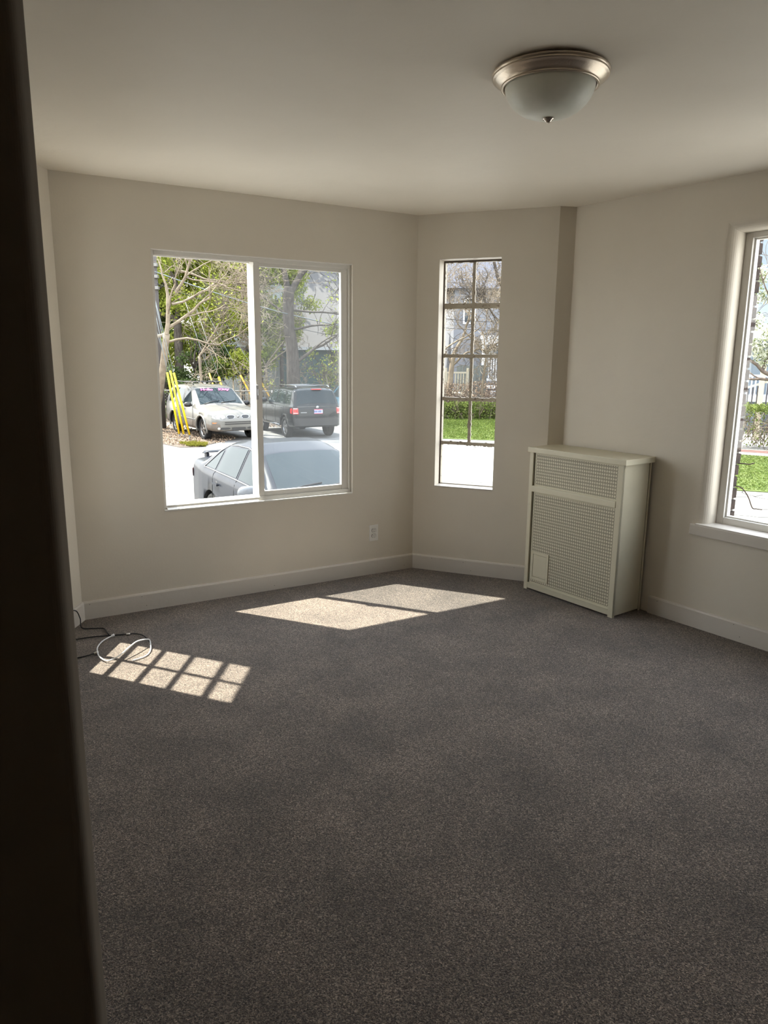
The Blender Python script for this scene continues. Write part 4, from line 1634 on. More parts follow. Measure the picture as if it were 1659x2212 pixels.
def add_tree(name, label, cat, base, height, rad, seed, blobs=None, leaves=0, lsize=.12, lmat=None, lean=(0, 0), depth=4, spread=.6, group=None, bark=None, twig_mi=0, kids=(2, 4), limb=None, trunk_path=None, shell=.5, up=.12, minr=.012, limit=None):
    t = thing(name, label, cat, base, 0, group)
    st = np.random.RandomState(seed)
    mb = MB()
    if trunk_path:
        P = [tuple(Vector(q) - Vector(base)) for q, r in trunk_path]
        R = [r for q, r in trunk_path]
    else:
        P = [(0, 0, 0), (lean[0] * .3, lean[1] * .3, height * .25), (lean[0] * .7, lean[1] * .7, height * .5)]
        R = [rad * 1.25, rad, rad * .85]
    mb.tube(smooth_path(P, 4), list(np.interp(np.linspace(0, 1, (len(P) - 1) * 4 + 1), np.linspace(0, 1, len(P)), R)), 14, 0)
    mb.build('trunk', bark or M_bark, t)
    mb = MB()
    tips = []
    lim = [limit] if limit else None
    top = P[-1]
    dir0 = np.asarray(P[-1]) - np.asarray(P[-2])
    starts = limb or [(top, dir0 + st.normal(size=3) * .5 * np.linalg.norm(dir0), height * .28, R[-1] * .75) for _ in range(4)]
    for s in starts:
        branches(mb, st, s[0], s[1], s[2], s[3], depth, spread, up, minr, tips, kids, limit=lim)
    mb.build('branches', bark or M_bark, t)
    if leaves:
        pts = []
        if blobs:
            w = np.array([np.prod(b[1]) ** .67 for b in blobs])
            w = w / w.sum()
            for b, k in zip(blobs, w):
                pts.append(blob_points(st, np.asarray(b[0]) - np.asarray(base), b[1], int(leaves * k), shell))
        else:
            T = np.asarray(tips)
            idx = st.randint(0, len(T), leaves)
            pts.append(T[idx] + st.normal(size=(leaves, 3)) * lsize * 3.2)
        leaf_mesh('foliage', np.concatenate(pts), lsize, lmat or M_leaf, t, seed)
    return t


# --- trees behind the fence, seen through the sliding window
st0 = np.random.RandomState(4)


def blobs_in(x0, x1, y0, y1, z0, z1, n, r, seed):
    s = np.random.RandomState(seed)
    return [((s.uniform(x0, x1), s.uniform(y0, y1), s.uniform(z0, z1)), (r * s.uniform(.6, 1.2), r * s.uniform(.6, 1.1), r * s.uniform(.5, .9))) for _ in range(n)]


add_tree('broadleaf_tree', 'tall yellow green broadleaf tree filling the upper left of the sliding window', 'tree', (-10.2, 37.0, G), 9, .22, 21, blobs_in(-13, -7.6, 35, 38.5, 1.2, 9.5, 34, 1.25, 1), 42000, .070, M_leaf, depth=3, shell=.2, limit=60)
add_tree('broadleaf_tree', 'green broadleaf tree behind the silver SUV and the pale posts', 'tree', (-6.6, 39.0, G), 9, .20, 22, blobs_in(-8.6, -4.6, 36.5, 40, 1.4, 9.5, 34, 1.2, 2), 34000, .070, M_leaf, depth=3, shell=.2, limit=60)
add_tree('broadleaf_tree', 'thin leafy tree to the left of the big trunk', 'tree', (-5.2, 37.5, G), 7, .10, 23, blobs_in(-6.2, -3.6, 36.5, 38.5, .8, 7.5, 20, .8, 3), 12000, .06, M_leaf, depth=3, shell=.1, limit=60)
add_tree('shade_tree', 'dark leafy tree far behind the yellow green tree', 'tree', (-13.5, 46.0, G), 14, .3, 24, blobs_in(-17, -8.0, 44, 48, 0.0, 13, 44, 2.2, 5), 30000, .16, M_leafdk, depth=2, shell=.3, limit=30)
add_tree('shade_tree', 'dark leafy tree rising behind the green tree in the middle of the window', 'tree', (-6.0, 47.5, G), 14, .3, 25, blobs_in(-9.5, -3.0, 46.5, 49, 5, 14, 24, 2.0, 6), 14000, .16, M_leafdk, depth=2, shell=.3, limit=30)
add_tree('hemlock', 'dark green hemlock with drooping boughs behind the silver SUV roof', 'tree', (-8.8, 34.5, G), 4, .10, 26, blobs_in(-9.9, -7.5, 33.6, 35.4, -.7, 2.1, 22, .62, 7), 9000, .06, M_needle, depth=2, shell=.1, limit=40)
add_tree('young_tree', 'low bright green sapling beside the pale posts', 'tree', (-6.6, 34.2, G), 2.5, .04, 27, blobs_in(-7.6, -5.6, 33.6, 34.8, .6, 1.75, 12, .45, 8), 2600, .06, M_leaf, depth=2, shell=.1, limit=30)
add_tree('ivy_tree', 'leafy shrub growing in front of the teal house', 'shrub', (-2.7, 36.0, G), 3.5, .05, 28, blobs_in(-3.6, -1.6, 35.5, 37, .3, 3.0, 9, .5, 9), 1500, .06, M_leaf, depth=3, shell=.05, limit=60)

# --- the leaning bare tree on the left, its limb reaching across the pane
tp = [((-8.75, 27.2, G), .26), ((-8.35, 27.0, -.3), .17), ((-7.95, 26.6, .9), .12), ((-7.62, 26.2, 2.2), .115)]
bt = [((-7.62 + 8.75, 26.2 - 27.2, 2.2 - G), (.28, -.05, .9), 1.7, .085),
      ((-7.62 + 8.75, 26.2 - 27.2, 2.2 - G), (-.75, .1, -.15), 1.6, .07),
      ((-7.6 + 8.75, 26.2 - 27.2, 2.4 - G), (.9, .1, .45), 1.9, .06),
      ((-7.7 + 8.75, 26.3 - 27.2, 1.9 - G), (.9, .3, .15), 1.9, .045),
      ((-7.2 + 8.75, 26.1 - 27.2, 3.6 - G), (.5, .0, .6), 1.6, .055),
      ((-7.35 + 8.75, 26.1 - 27.2, 3.2 - G), (.95, .2, .2), 2.0, .045),
      ((-7.0 + 8.75, 26.1 - 27.2, 4.3 - G), (.95, .2, -.1), 2.0, .04)]
add_tree('bare_tree', 'leaning bare tree with pale twisting limbs at the left edge of the sliding window', 'tree', (-8.75, 27.2, G), 5, .2, 31, trunk_path=tp, limb=bt, depth=5, spread=.62, up=.05, bark=M_twig, kids=(2, 4), minr=.006, limit=3800)

# --- the big trunk behind the black SUV
tp = [((-4.05, 32.6, G), .36), ((-4.02, 32.5, 0), .31), ((-4.02, 32.4, 1.6), .27), ((-4.15, 32.3, 2.9), .235), ((-4.12, 32.2, 4.0), .235), ((-4.1, 32.2, 4.35), .2)]
o4 = Vector((4.05, -32.6, -G))
bt = [(tuple(Vector((-4.05, 32.2, 4.1)) + o4), (.55, 0, .75), 2.2, .15), (tuple(Vector((-4.15, 32.2, 4.1)) + o4), (-.25, 0, .95), 2.2, .14),
      (tuple(Vector((-3.75, 32.4, 1.3)) + o4), (.95, .1, .28), 2.2, .07), (tuple(Vector((-4.2, 32.2, 3.2)) + o4), (-.8, -.3, .5), 1.9, .05),
      (tuple(Vector((-3.9, 32.2, 2.6)) + o4), (.8, -.3, .4), 1.9, .05), (tuple(Vector((-3.9, 32.2, 3.4)) + o4), (.9, -.2, .1), 2.0, .05)]
add_tree('big_tree', 'big grey forked tree trunk behind the black SUV with ivy leaves and bare twigs', 'tree', (-4.05, 32.6, G), 8, .35, 32, leaves=1500, lsize=.055, lmat=M_leaf, trunk_path=tp, limb=bt, depth=5, spread=.6, up=.03, kids=(2, 4), minr=.007, bark=M_bark, limit=2200)

# --- fine crowns of bare twigs in front of the far houses
for x, y, h, sd, n_, lab in ((-2.3, 36.2, 6.0, 91, 2200, 'bare tree with a hazy crown of fine twigs in front of the grey shingle roof'),
                             (-5.6, 34.6, 5.5, 92, 2000, 'bare tree with tan twigs just left of the big trunk'),
                             (-8.3, 33.2, 6.5, 93, 2200, 'bare tree with a wide tangle of tan twigs above the silver SUV')):
    add_tree('twiggy_tree', lab, 'tree', (x, y, G), h, .07, sd, depth=6, spread=.55, up=.06, bark=M_twig, kids=(2, 4), minr=.006, limit=n_,
             trunk_path=[((x, y, G), .09), ((x + .1, y, G + h * .2), .07), ((x + .05, y, G + h * .42), .06)],
             limb=[((.05, 0, h * .42), (math.cos(a_) * .8, math.sin(a_) * .3, .75), h * .26, .045) for a_ in (0, 1.1, 2.0, 3.1, 4.4, 5.4)] + [((.08, 0, h * .3), (s_ * .9, 0, .45), h * .24, .03) for s_ in (-1, 1)])
add_tree('shade_tree', 'green tree at the far upper left behind the yellow green tree', 'tree', (-12.6, 41.5, G), 12, .3, 94, blobs_in(-14, -9.5, 40.5, 42.5, 5.0, 11, 22, 1.5, 95), 14000, .10, M_leaf, depth=2, shell=.2, limit=30)

# --- bare saplings and twiggy shrubs along the fence
for i, (x, y, h, sd, lab) in enumerate([(-2.85, 34.5, 2.4, 41, 'slim dark sapling in front of the teal house, left of the pair'),
                                        (-2.25, 34.8, 2.2, 42, 'slim dark sapling in front of the teal house, right of the pair'),
                                        (-5.5, 33.2, 1.9, 43, 'pale bare sapling standing behind the handle of the sliding window'),
                                        (-1.4, 33.0, 3.0, 44, 'bare twiggy sapling at the right edge of the sliding window')]):
    add_tree('bare_sapling', lab, 'tree', (x, y, G), h, .05, sd, depth=4, spread=.65, bark=M_twigdk if i < 2 else M_twig, kids=(2, 4), minr=.008, leaves=220, lsize=.05, lmat=M_leaf, limit=300)


def brush(name, label, x0, x1, y0, y1, h, n, seed, m_=None, leaves=0, lmat=None, ls=.05, top=None):
    s = np.random.RandomState(seed)
    t = thing(name, label, 'shrub', ((x0 + x1) / 2, (y0 + y1) / 2, G))
    mb = MB()
    mb.X = Matrix.Translation((-(x0 + x1) / 2, -(y0 + y1) / 2, 0))
    tips = []
    for i in range(n):
        p = (s.uniform(x0, x1), s.uniform(y0, y1), 0)
        a = s.uniform(0, 6.28)
        branches(mb, s, p, (math.cos(a) * .5, math.sin(a) * .5, 1), h * s.uniform(.4, .75), .014, 2, .6, .05, .006, tips, (1, 3))
    mb.build('stems', m_ or M_twig, t)
    if leaves:
        c = np.stack([s.uniform(x0, x1, leaves), s.uniform(y0, y1, leaves), s.uniform(.05, top or h, leaves)], 1) - np.array([(x0 + x1) / 2, (y0 + y1) / 2, 0])
        leaf_mesh('foliage', c, ls, lmat or M_leaf, t, seed)
    return t


brush('twiggy_shrub', 'tangle of pale bare stems between the fence and the two parked SUVs', -6.2, -4.5, 31.9, 33.0, 2.3, 26, 51)
brush('twiggy_shrub', 'tangle of bare stems to the right of the big trunk', -3.6, -1.2, 32.0, 33.4, 2.2, 30, 52)
brush('twiggy_shrub', 'low brown brush at the fence left of the silver SUV', -10.4, -8.6, 31.2, 32.6, 1.3, 20, 53, leaves=500, lmat=M_leafdk)

# ================================================================== fence, posts and guy wires
M_galv = mat('galvanised_steel', (0.42, 0.41, 0.39), 0.5, 0.6)
fn = thing('chain_link_fence', 'low chain link fence behind the parked cars', 'fence', (-6, 31.5, G))
X0, X1 = -7.5, 7.0
mb = MB()
h = 1.30
n = int((X1 - X0) / .13)
for i in range(-10, n):
    for s in (1, -1):
        a, b = X0 + i * .13, X0 + i * .13 + h
        if s < 0:
            a, b = b, a
        za, zb_ = 0.02, h
        if a < X0 or b < X0 or a > X1 or b > X1:
            continue
        p, q = Vector((a, 0, za)), Vector((b, 0, zb_))
        d = (q - p).normalized()
        w_ = Vector((-d.z, 0, d.x)) * .0035
        mb.quad(p - w_, q - w_, q + w_, p + w_)
tag(mb.build('wire_mesh', M_galv, fn))
mb = MB()
mb.tube([(X0, 0, h), (X1, 0, h)], .024, 8)
mb.build('top_rail', M_galv, fn)
for i in range(6):
    mb = MB()
    x = X0 + i * (X1 - X0) / 5
    mb.tube([(x, 0, -.02), (x, 0, h + .05)], .03, 8)
    mb.build('fence_post', M_galv, fn)

M_yel = mat('yellow_plastic_guard', (1.9, 1.35, 0.05), 0.5, spec=.2)
M_ora = mat('faded_yellow_guard', (1.3, 0.75, 0.08), 0.5, spec=.2)
M_wire = mat('guy_wire', (0.42, 0.47, 0.48), 0.4, 0.6)
PT = Vector((-8.75, 24.3, 5.2))


def guy(label, foot, top, m_, group=None, g_len=None, r=.035, far=None):
    t = thing('guy_wire', label, 'guy wire', foot, 0, group)
    f = Vector(foot)
    tp_ = Vector(top)
    d = (tp_ - f)
    mb = MB()
    end = f + d * (far or 2.6)
    mb.tube([(0, 0, 0), tuple(end - f)], .009, 5)
    mb.build('wire', M_wire, t)
    if m_:
        mb = MB()
        mb.tube([tuple(d * .06), tuple(d)], r, 10)
        mb.build('guard', m_, t)
    mb = MB()
    mb.tube([(0, 0, -.05), tuple(d * .05)], .018, 6)
    mb.build('anchor_rod', M_galv, t)


guy('yellow guarded guy wire in front of the silver SUV, leftmost of three', (-7.05, 25.2, G), (-7.30, 24.95, .92), M_yel)
guy('yellow guarded guy wire in front of the silver SUV, middle of three', (-6.86, 25.1, G), (-7.17, 24.85, .98), M_yel)
guy('yellow guarded guy wire in front of the silver SUV, rightmost of three', (-6.62, 24.95, G), (-6.98, 24.6, .92), M_yel)
guy('thin bare guy wire crossing the side of the silver SUV', (-6.46, 24.3, G), (-7.02, 24.0, 1.2), None)
guy('faded yellow guard slanting behind the silver SUV roof, left of a pair', (-7.05, 32.4, G + .0), (-7.80, 33.0, .72), M_ora, r=.04)
guy('faded yellow guard slanting behind the silver SUV roof, right of a pair', (-6.70, 32.4, G + .0), (-7.38, 33.0, .56), M_yel, r=.05)
guy('faded yellow guard slanting down to the handle of the sliding window', (-5.3, 32.4, G), (-6.42, 33.0, .64), M_ora, r=.04)
guy('faded yellow guard behind the mirror of the black SUV', (-4.45, 32.4, G), (-5.52, 33.0, .36), M_ora, r=.04)

M_pole = mat('weathered_pole', (0.17, 0.15, 0.14), 0.9, bump=.4, bscale=20, stretch=(1, 1, .1))
up_ = thing('utility_pole', 'grey wooden utility pole at the left edge of the sliding window with guy wires', 'utility pole', (-8.45, 27.9, G))
mb = MB()
mb.tube([(0, 0, 0), (-.02, 0, 8.5)], [.15, .11], 14)
mb.build('pole', M_pole, up_)
mb = MB()
for z in (5.1, 5.5, 5.9):
    mb.box((-.02, -.16, z), (.16, .04, z + .12), 0, .02)
mb.build('bracket', M_galv, up_)
# overhead service cables
def cable(label, a, b, sag, r=.014, m_=None):
    mb = MB()
    a, b = Vector(a), Vector(b)
    P = [a.lerp(b, i / 20) - Vector((0, 0, sag * 4 * (i / 20) * (1 - i / 20))) for i in range(21)]
    mb.X = Matrix.Translation(-a)
    mb.tube(P, r, 5)
    o = mb.build('overhead_cable', m_ or M_carblack)
    o.location = a
    tag(o, label, 'cable')


cable('thick silvery overhead cable sagging from the utility pole behind the bare limbs', (-8.4, 27.8, 4.45), (2.8, 39.0, 2.6), .55, .022, M_wire)
cable('thin dark overhead cable below the silvery one', (-8.4, 27.8, 4.05), (-1.0, 37.0, 2.3), .3, .012)
cable('dark overhead wire crossing the top of the casement window view', (1.0, 33.0, 3.25), (9.5, 33.0, 2.95), .1, .012)
cable('dark overhead wire crossing the middle of the casement window view', (1.0, 33.0, 2.85), (9.5, 33.0, 2.65), .1, .010)

M_palewood = mat('pale_wood', (1.1, 0.95, 0.70), 0.8, color2=(0.9, 0.78, 0.6), nscale=6)
for i, (x, z, lab) in enumerate(((-7.62, 1.05, 'pale wooden post behind the silver SUV, first from the left'), (-6.98, 1.2, 'pale wooden post behind the silver SUV, second from the left'),
                                 (-6.62, 1.25, 'pale wooden post behind the silver SUV, third from the left'), (-6.28, 1.3, 'pale wooden post behind the silver SUV, fourth from the left'), (-5.95, 1.45, 'pale wooden post behind the silver SUV, nearest the sash'))):
    mb = MB()
    mb.box((-.035, -.035, 0), (.035, .035, z - G), 0, .006)
    o = mb.build('wooden_post', M_palewood)
    o.location = (x, 34.0 + .15 * (i % 2), G)
    tag(o, lab, 'post', 'pale posts behind the silver SUV')

M_trblue = mat('trampoline_pad', (0.20, 0.33, 0.48), 0.6)
tr = thing('trampoline', 'black trampoline with a pale blue rim behind the silver SUV', 'trampoline', (-7.9, 38.3, G))
mb = MB()
mb.lathe([(1.65, 1.78), (1.95, 1.79), (1.98, 1.73), (1.65, 1.73), (1.65, 1.78)], seg=40)
mb.build('pad', M_trblue, tr)
mb = MB()
mb.lathe([(0.001, 1.72), (1.65, 1.75)], seg=40)
mb.build('mat', M_carblack, tr)
for k in range(6):
    mb = MB()
    a = k * math.pi / 3
    x, y = 1.85 * math.cos(a), 1.85 * math.sin(a)
    mb.tube([(x, y, 0), (x, y, 3.2)], .03, 8)
    mb.build('leg', M_galv, tr)
mb = MB()
mb.lathe([(1.86, 1.75), (1.86, 3.2)], seg=40)
net = mb.build('safety_net', glass_mat('black_net', (.25, .27, .3), haze=.02), tr)

# ================================================================== houses
def siding_mat(name, c, pitch=.12):
    ma = mat(name, c, .85, spec=.08)
    nt = ma.node_tree
    b = nt.nodes['Principled BSDF']
    tc = nt.nodes.new('ShaderNodeTexCoord')
    wv = nt.nodes.new('ShaderNodeTexWave')
    wv.wave_type = 'BANDS'
    wv.bands_direction = 'Z'
    wv.wave_profile = 'SAW'
    wv.inputs['Scale'].default_value = 1 / pitch / 3.14159 * .5 * 3.14159 / 3.14159 * 1.0
    bp = nt.nodes.new('ShaderNodeBump')
    bp.inputs['Distance'].default_value = .03
    bp.inputs['Strength'].default_value = .8
    nt.links.new(tc.outputs['Object'], wv.inputs['Vector'])
    nt.links.new(wv.outputs['Fac'], bp.inputs['Height'])
    nt.links.new(bp.outputs[0], b.inputs['Normal'])
    return ma


M_teal = siding_mat('teal_siding', (0.22, 0.36, 0.37))
M_shingle = siding_mat('grey_shingle', (0.34, 0.32, 0.31), .18)
M_lav = siding_mat('pale_grey_siding', (0.50, 0.52, 0.58), .16)
M_whitepaint = mat('white_house_paint', (1.5, 1.52, 1.55), .6)
M_glassdk = mat('house_window_glass', (0.10, 0.13, 0.16), .06, spec=1.0, coat=.5)
M_deck = mat('tan_deck_paint', (1.0, 0.92, 0.70), .7)
M_greyfence = mat('grey_green_boards', (0.36, 0.39, 0.36), .8, color2=(0.18, 0.20, 0.19), nscale=3, stretch=(6, 1, .3))


def hwindow(parent, x0, x1, z0, z1, y, frame_w=.09, mull=True):
    mb = MB()
    bars(mb, x0, x1, z0, z1, frame_w, frame_w, frame_w, frame_w, y - .06, y, bev=0)
    if mull:
        mb.box((x0, y - .05, (z0 + z1) / 2 - .03), (x1, y - .01, (z0 + z1) / 2 + .03))
    f = mb.build('window', M_whitepaint, parent)
    mb = MB()
    mb.quad((x0, y - .02, z0), (x1, y - .02, z0), (x1, y - .02, z1), (x0, y - .02, z1))
    mb.build('pane', M_glassdk, f)


# teal house with the grey roof (behind the big trunk)
h1 = thing('teal_house', 'teal sided house with a wide grey shingle roof behind the big trunk', 'house', (-1.0, 41.0, G))
mb = MB()
mb.box((-4.6, 0, 0), (2.2, 6, 3.3))
mb.build('wall', M_teal, h1)
mb = MB()
mb.add([(-4.9, -.4, 3.2), (2.5, -.4, 3.2), (2.5, 4.5, 8.4), (-4.9, 4.5, 8.4), (2.5, 9, 3.2), (-4.9, 9, 3.2)], [(0, 1, 2, 3), (3, 2, 4, 5), (0, 3, 5), (1, 4, 2)])
mb.build('roof', M_shingle, h1)
mb = MB()
mb.box((-4.9, -.46, 3.10), (2.5, -.38, 3.26))
mb.build('gutter', M_whitepaint, h1)
hwindow(h1, .0, .9, 1.2, 2.4, 0)

# white house glimpsed between the leaves
h2 = thing('white_house', 'white house with tall narrow windows glimpsed through the leaves left of the big trunk', 'house', (-7.6, 43.5, G))
mb = MB()
mb.box((-2.2, 0, 0), (1.9, 5, 7.0))
mb.build('wall', mat('bright_white_siding', (1.0, 1.1, 1.1), .7), h2)
for x in (-1.6, -.5, .35, 1.1):
    hwindow(h2, x, x + .5, 4.0, 6.0, 0)
mb = MB()
mb.add([(-2.5, -.3, 7.0), (2.2, -.3, 7.0), (2.2, 2.5, 9.5), (-2.5, 2.5, 9.5), (2.2, 5.3, 7), (-2.5, 5.3, 7)], [(0, 1, 2, 3), (3, 2, 4, 5), (0, 3, 5), (1, 4, 2)])
mb.build('roof', M_shingle, h2)
mb = MB()
mb.box((.5, -1.4, 3.15), (1.95, 0, 3.3))
mb.box((.55, -1.35, 0), (.67, -1.25, 3.2))
mb.box((1.8, -1.35, 0), (1.92, -1.25, 3.2))
mb.build('porch', M_whitepaint, h2)

# pale grey house with white porch (seen through the casement)
h3 = thing('grey_house', 'tall pale grey house with a white porch seen through the casement window', 'house', (7.2, 41.0, G))
mb = MB()
mb.box((-3.4, 1.2, 0), (3.6, 9, 6.6))
mb.build('wall', M_lav, h3)
mb = MB()
mb.add([(-3.8, .8, 6.5), (4.0, .8, 6.5), (4.0, 5, 10.4), (-3.8, 5, 10.4), (4, 9.3, 6.5), (-3.8, 9.3, 6.5)], [(0, 1, 2, 3), (3, 2, 4, 5), (0, 3, 5), (1, 4, 2)])
mb.build('roof', mat('blue_grey_shingle', (0.22, 0.235, 0.29), .9, spec=.05, color2=(0.18, 0.19, 0.24), nscale=12), h3)
mb = MB()
mb.box((-2.0, -.4, 3.75), (1.6, 1.2, 3.95))
mb.box((-2.0, -.42, 3.45), (1.6, -.30, 3.75))
mb.box((-1.95, -.36, 1.25), (-1.78, -.2, 3.5))
mb.box((-.62, -.36, 1.25), (-.46, -.2, 3.5))
mb.box((-1.80, -.34, 1.55), (-.62, -.28, 1.68))
mb.box((-1.80, -.34, 2.75), (-.62, -.28, 2.90))
for i in range(9):
    x = -1.72 + i * .13
    mb.box((x, -.33, 1.68), (x + .05, -.29, 2.75))
mb.box((-1.95, -.30, 1.12), (1.6, 1.2, 1.25))
mb.build('porch', M_whitepaint, h3)
hwindow(h3, -1.6, -.85, 2.9, 3.4, -.22, .05, False)
hwindow(h3, .1, 1.0, 1.6, 3.2, 1.2)
hwindow(h3, -2.9, -2.2, 4.6, 6.0, 1.2)
hwindow(h3, -.3, .6, 4.6, 6.0, 1.2)
mb = MB()
mb.box((-1.95, -.28, 0), (1.6, 1.0, 1.12))
mb.build('porch_base', mat('dark_lattice', (0.13, 0.13, 0.15), .9), h3)  # porch base in one even dark grey
for i, x in enumerate((-1.45, -.98, -.55, -.15)):
    mb = MB()
    mb.box((x, -.50, .55 + .12 * (i % 2)), (x + .28, -.30, 1.0), 0, .03)
    mb.tube([(x + .14, -.42, .0), (x + .14, -.42, .6)], .03, 8)
    mb.build('utility_meter', M_whitepaint, h3)

# weathered board fence beside the porch
bf = thing('board_fence', 'grey green board fence between the tan deck and the white porch', 'fence', (3.75, 39.2, G))
mb = MB()
for i in range(10):
    mb.box((i * .16, 0, 0), (i * .16 + .145, .03, 2.35 + .02 * (i % 3)))
mb.build('boards', M_greyfence, bf)

# tan deck with railing
dk = thing('wooden_deck', 'small tan wooden deck with a picket railing seen through the casement window', 'deck', (3.25, 38.0, G))
mb = MB()
mb.box((-1.2, 0, .86), (1.0, 2.0, .98))
mb.build('platform', M_deck, dk)
mb = MB()
mb.box((-1.2, -.02, 1.98), (1.0, .06, 2.06))
mb.box((-1.2, 0, 1.08), (1.0, .05, 1.15))
mb.build('rail', M_deck, dk)
for i in range(15):
    mb = MB()
    x = -1.1 + i * .14
    mb.box((x, .0, 1.1), (x + .05, .04, 2.0))
    mb.build('baluster', M_deck, dk)
for x in (-1.15, -.2, .9):
    mb = MB()
    mb.box((x, -.03, 0), (x + .1, .07, 2.25))
    mb.build('post', M_deck, dk)

# --- trees and shrubs in the casement view
tp = [((2.95, 35.0, G), .17), ((3.05, 35.0, .2), .13), ((3.10, 35, 1.0), .12), ((3.2, 35, 1.7), .10)]
o5 = Vector((-2.95, -35.0, -G))
bt = [(tuple(Vector((3.2, 35, 1.7)) + o5), (.5, 0, .8), 1.7, .08), (tuple(Vector((3.1, 35, 1.1)) + o5), (.6, -.1, .75), 1.6, .06), (tuple(Vector((3.1, 35, 1.2)) + o5), (-.4, 0, .8), 1.7, .06), (tuple(Vector((3.2, 35, 1.8)) + o5), (-.1, 0, 1), 1.9, .06)]
add_tree('bare_tree', 'bare pale limbed tree in front of the tan deck', 'tree', (2.95, 35.0, G), 6, .15, 61, trunk_path=tp, limb=bt, depth=5, spread=.55, up=.08, bark=M_twig, kids=(2, 4), minr=.009, limit=900)
tp = [((6.6, 33.5, G), .22), ((6.4, 33.5, .8), .17), ((5.9, 33.5, 2.4), .14), ((5.4, 33.6, 3.9), .12)]
o6 = Vector((-6.6, -33.5, -G))
bt = [(tuple(Vector((5.4, 33.6, 3.9)) + o6), (-.5, 0, .8), 1.9, .09), (tuple(Vector((5.4, 33.6, 3.8)) + o6), (.3, 0, .9), 1.9, .08), (tuple(Vector((5.9, 33.5, 2.4)) + o6), (-.9, -.1, .35), 2.0, .06), (tuple(Vector((6.2, 33.5, 1.6)) + o6), (-.8, -.3, .6), 1.8, .05)]
add_tree('bare_tree', 'dark bare tree leaning across the right panes of the casement window', 'tree', (6.6, 33.5, G), 8, .2, 62, trunk_path=tp, limb=bt, depth=5, spread=.5, up=.10, bark=M_bark, kids=(2, 4), minr=.010, limit=900)
brush('twiggy_shrub', 'brown leafless brush at the back of the lawn in the casement view, left part', 2.0, 4.0, 34.2, 35.3, 1.5, 80, 63, M_twigdk, 2200, M_straw, .04, 1.6)
brush('twiggy_shrub', 'brown leafless brush at the back of the lawn in the casement view, right part', 4.0, 6.6, 34.2, 35.6, 1.6, 90, 64, M_twigdk, 3200, M_straw, .04, 1.7)
brush('leafy_shrub', 'low bright green shrubs edging the lawn in the casement view, left part', 2.2, 4.0, 33.7, 34.5, .75, 24, 65, M_twig, 2600, M_hedge, .05, .8)
brush('leafy_shrub', 'low bright green shrubs edging the lawn in the casement view, right part', 4.0, 6.4, 33.7, 34.6, .75, 24, 66, M_twig, 3000, M_hedge, .05, .8)

for x, y, h, sd, n_, lab in ((2.5, 33.8, 7.6, 96, 2800, 'bare tree with pale tangled twigs filling the left panes of the casement window'),
                             (4.6, 34.4, 7.4, 97, 2800, 'bare tree with pale tangled twigs at the middle bar of the casement window'),
                             (6.9, 35.2, 7.4, 98, 2200, 'bare tree reaching over the roof of the white porch')):
    add_tree('twiggy_tree', lab, 'tree', (x, y, G), h, .07, sd, depth=6, spread=.55, up=.06, bark=M_twig, kids=(2, 4), minr=.0065, limit=n_,
             trunk_path=[((x, y, G), .08), ((x - .1, y, G + h * .2), .06), ((x + .05, y, G + h * .40), .05)],
             limb=[((.05, 0, h * .40), (math.cos(a_) * .8, math.sin(a_) * .3, .75), h * .27, .04) for a_ in (0, 2.0, 3.1, 5.4)] + [((.0, 0, h * q_), (s_ * .9, 0, .55), h * .24, .03) for s_ in (-1, 1) for q_ in (.22, .34)])

# --- right window: hedge, blossom tree, pale blue house with stairs
hd = thing('clipped_hedge', 'clipped hedge with a bright green top and bare woody side beyond the sidewalk', 'hedge', (11.8, 23.9, G), math.radians(-25))
mb = MB()
s = np.random.RandomState(71)
for i in range(230):
    p = (s.uniform(-2.5, 4.6), s.uniform(-.45, .5), s.uniform(0, .25))
    branches(mb, s, p, (s.normal() * .5, -.25 + s.normal() * .3, 1), .65, .013, 2, .6, .02, .006, None, (1, 3))
mb.build('stems', M_twig, hd)
n = 9000
c_ = np.stack([s.uniform(-2.6, 4.7, n), s.uniform(-.6, .6, n), 1.28 + s.normal(size=n) * .07], 1)
c2_ = np.stack([s.uniform(-2.6, 4.7, 5000), s.uniform(-.62, .6, 5000), s.uniform(.05, 1.3, 5000) ** 1.0], 1)
leaf_mesh('foliage', np.concatenate([c_, c2_[(np.sin(c2_[:, 0] * 2.1) + s.normal(size=5000) * .6) > -.1]]), .035, M_hedge, hd, 71)

tp = [((12.6, 22.2, G), .16), ((12.2, 22.0, -.1), .12), ((11.5, 21.8, .9), .08), ((10.9, 21.6, 1.2), .05)]
o7 = Vector((-12.6, -22.2, -G))
bt = [(tuple(Vector((10.9, 21.6, 1.2)) + o7), (-.5, 0, .7), 1.3, .05), (tuple(Vector((11.4, 21.8, .95)) + o7), (-.8, 0, .1), 1.2, .045), (tuple(Vector((11.0, 21.8, 1.2)) + o7), (.2, 0, 1), 1.6, .05),
      (tuple(Vector((10.6, 21.6, 2.5)) + o7), (-.4, 0, .8), 1.4, .03), (tuple(Vector((11.0, 21.6, 3.0)) + o7), (-.5, 0, .9), 1.5, .03)]
add_tree('blossom_tree', 'flowering tree with white blossom and pale leaves outside the right window', 'tree', (12.6, 22.2, G), 5, .15, 72, blobs=blobs_in(10.35, 11.8, 21.2, 22.0, .7, 3.9, 15, .42, 75), leaves=5200, lsize=.045, lmat=M_blossom, shell=.1, trunk_path=tp, limb=bt, depth=3, spread=.6, up=.06, bark=M_twigdk, kids=(2, 4), minr=.008, limit=260)
fol = [o for o in col.objects if o.name.startswith('foliage')][-1]
s = np.random.RandomState(73)
cs = np.array([v.co[:] for v in fol.data.vertices])[::4]
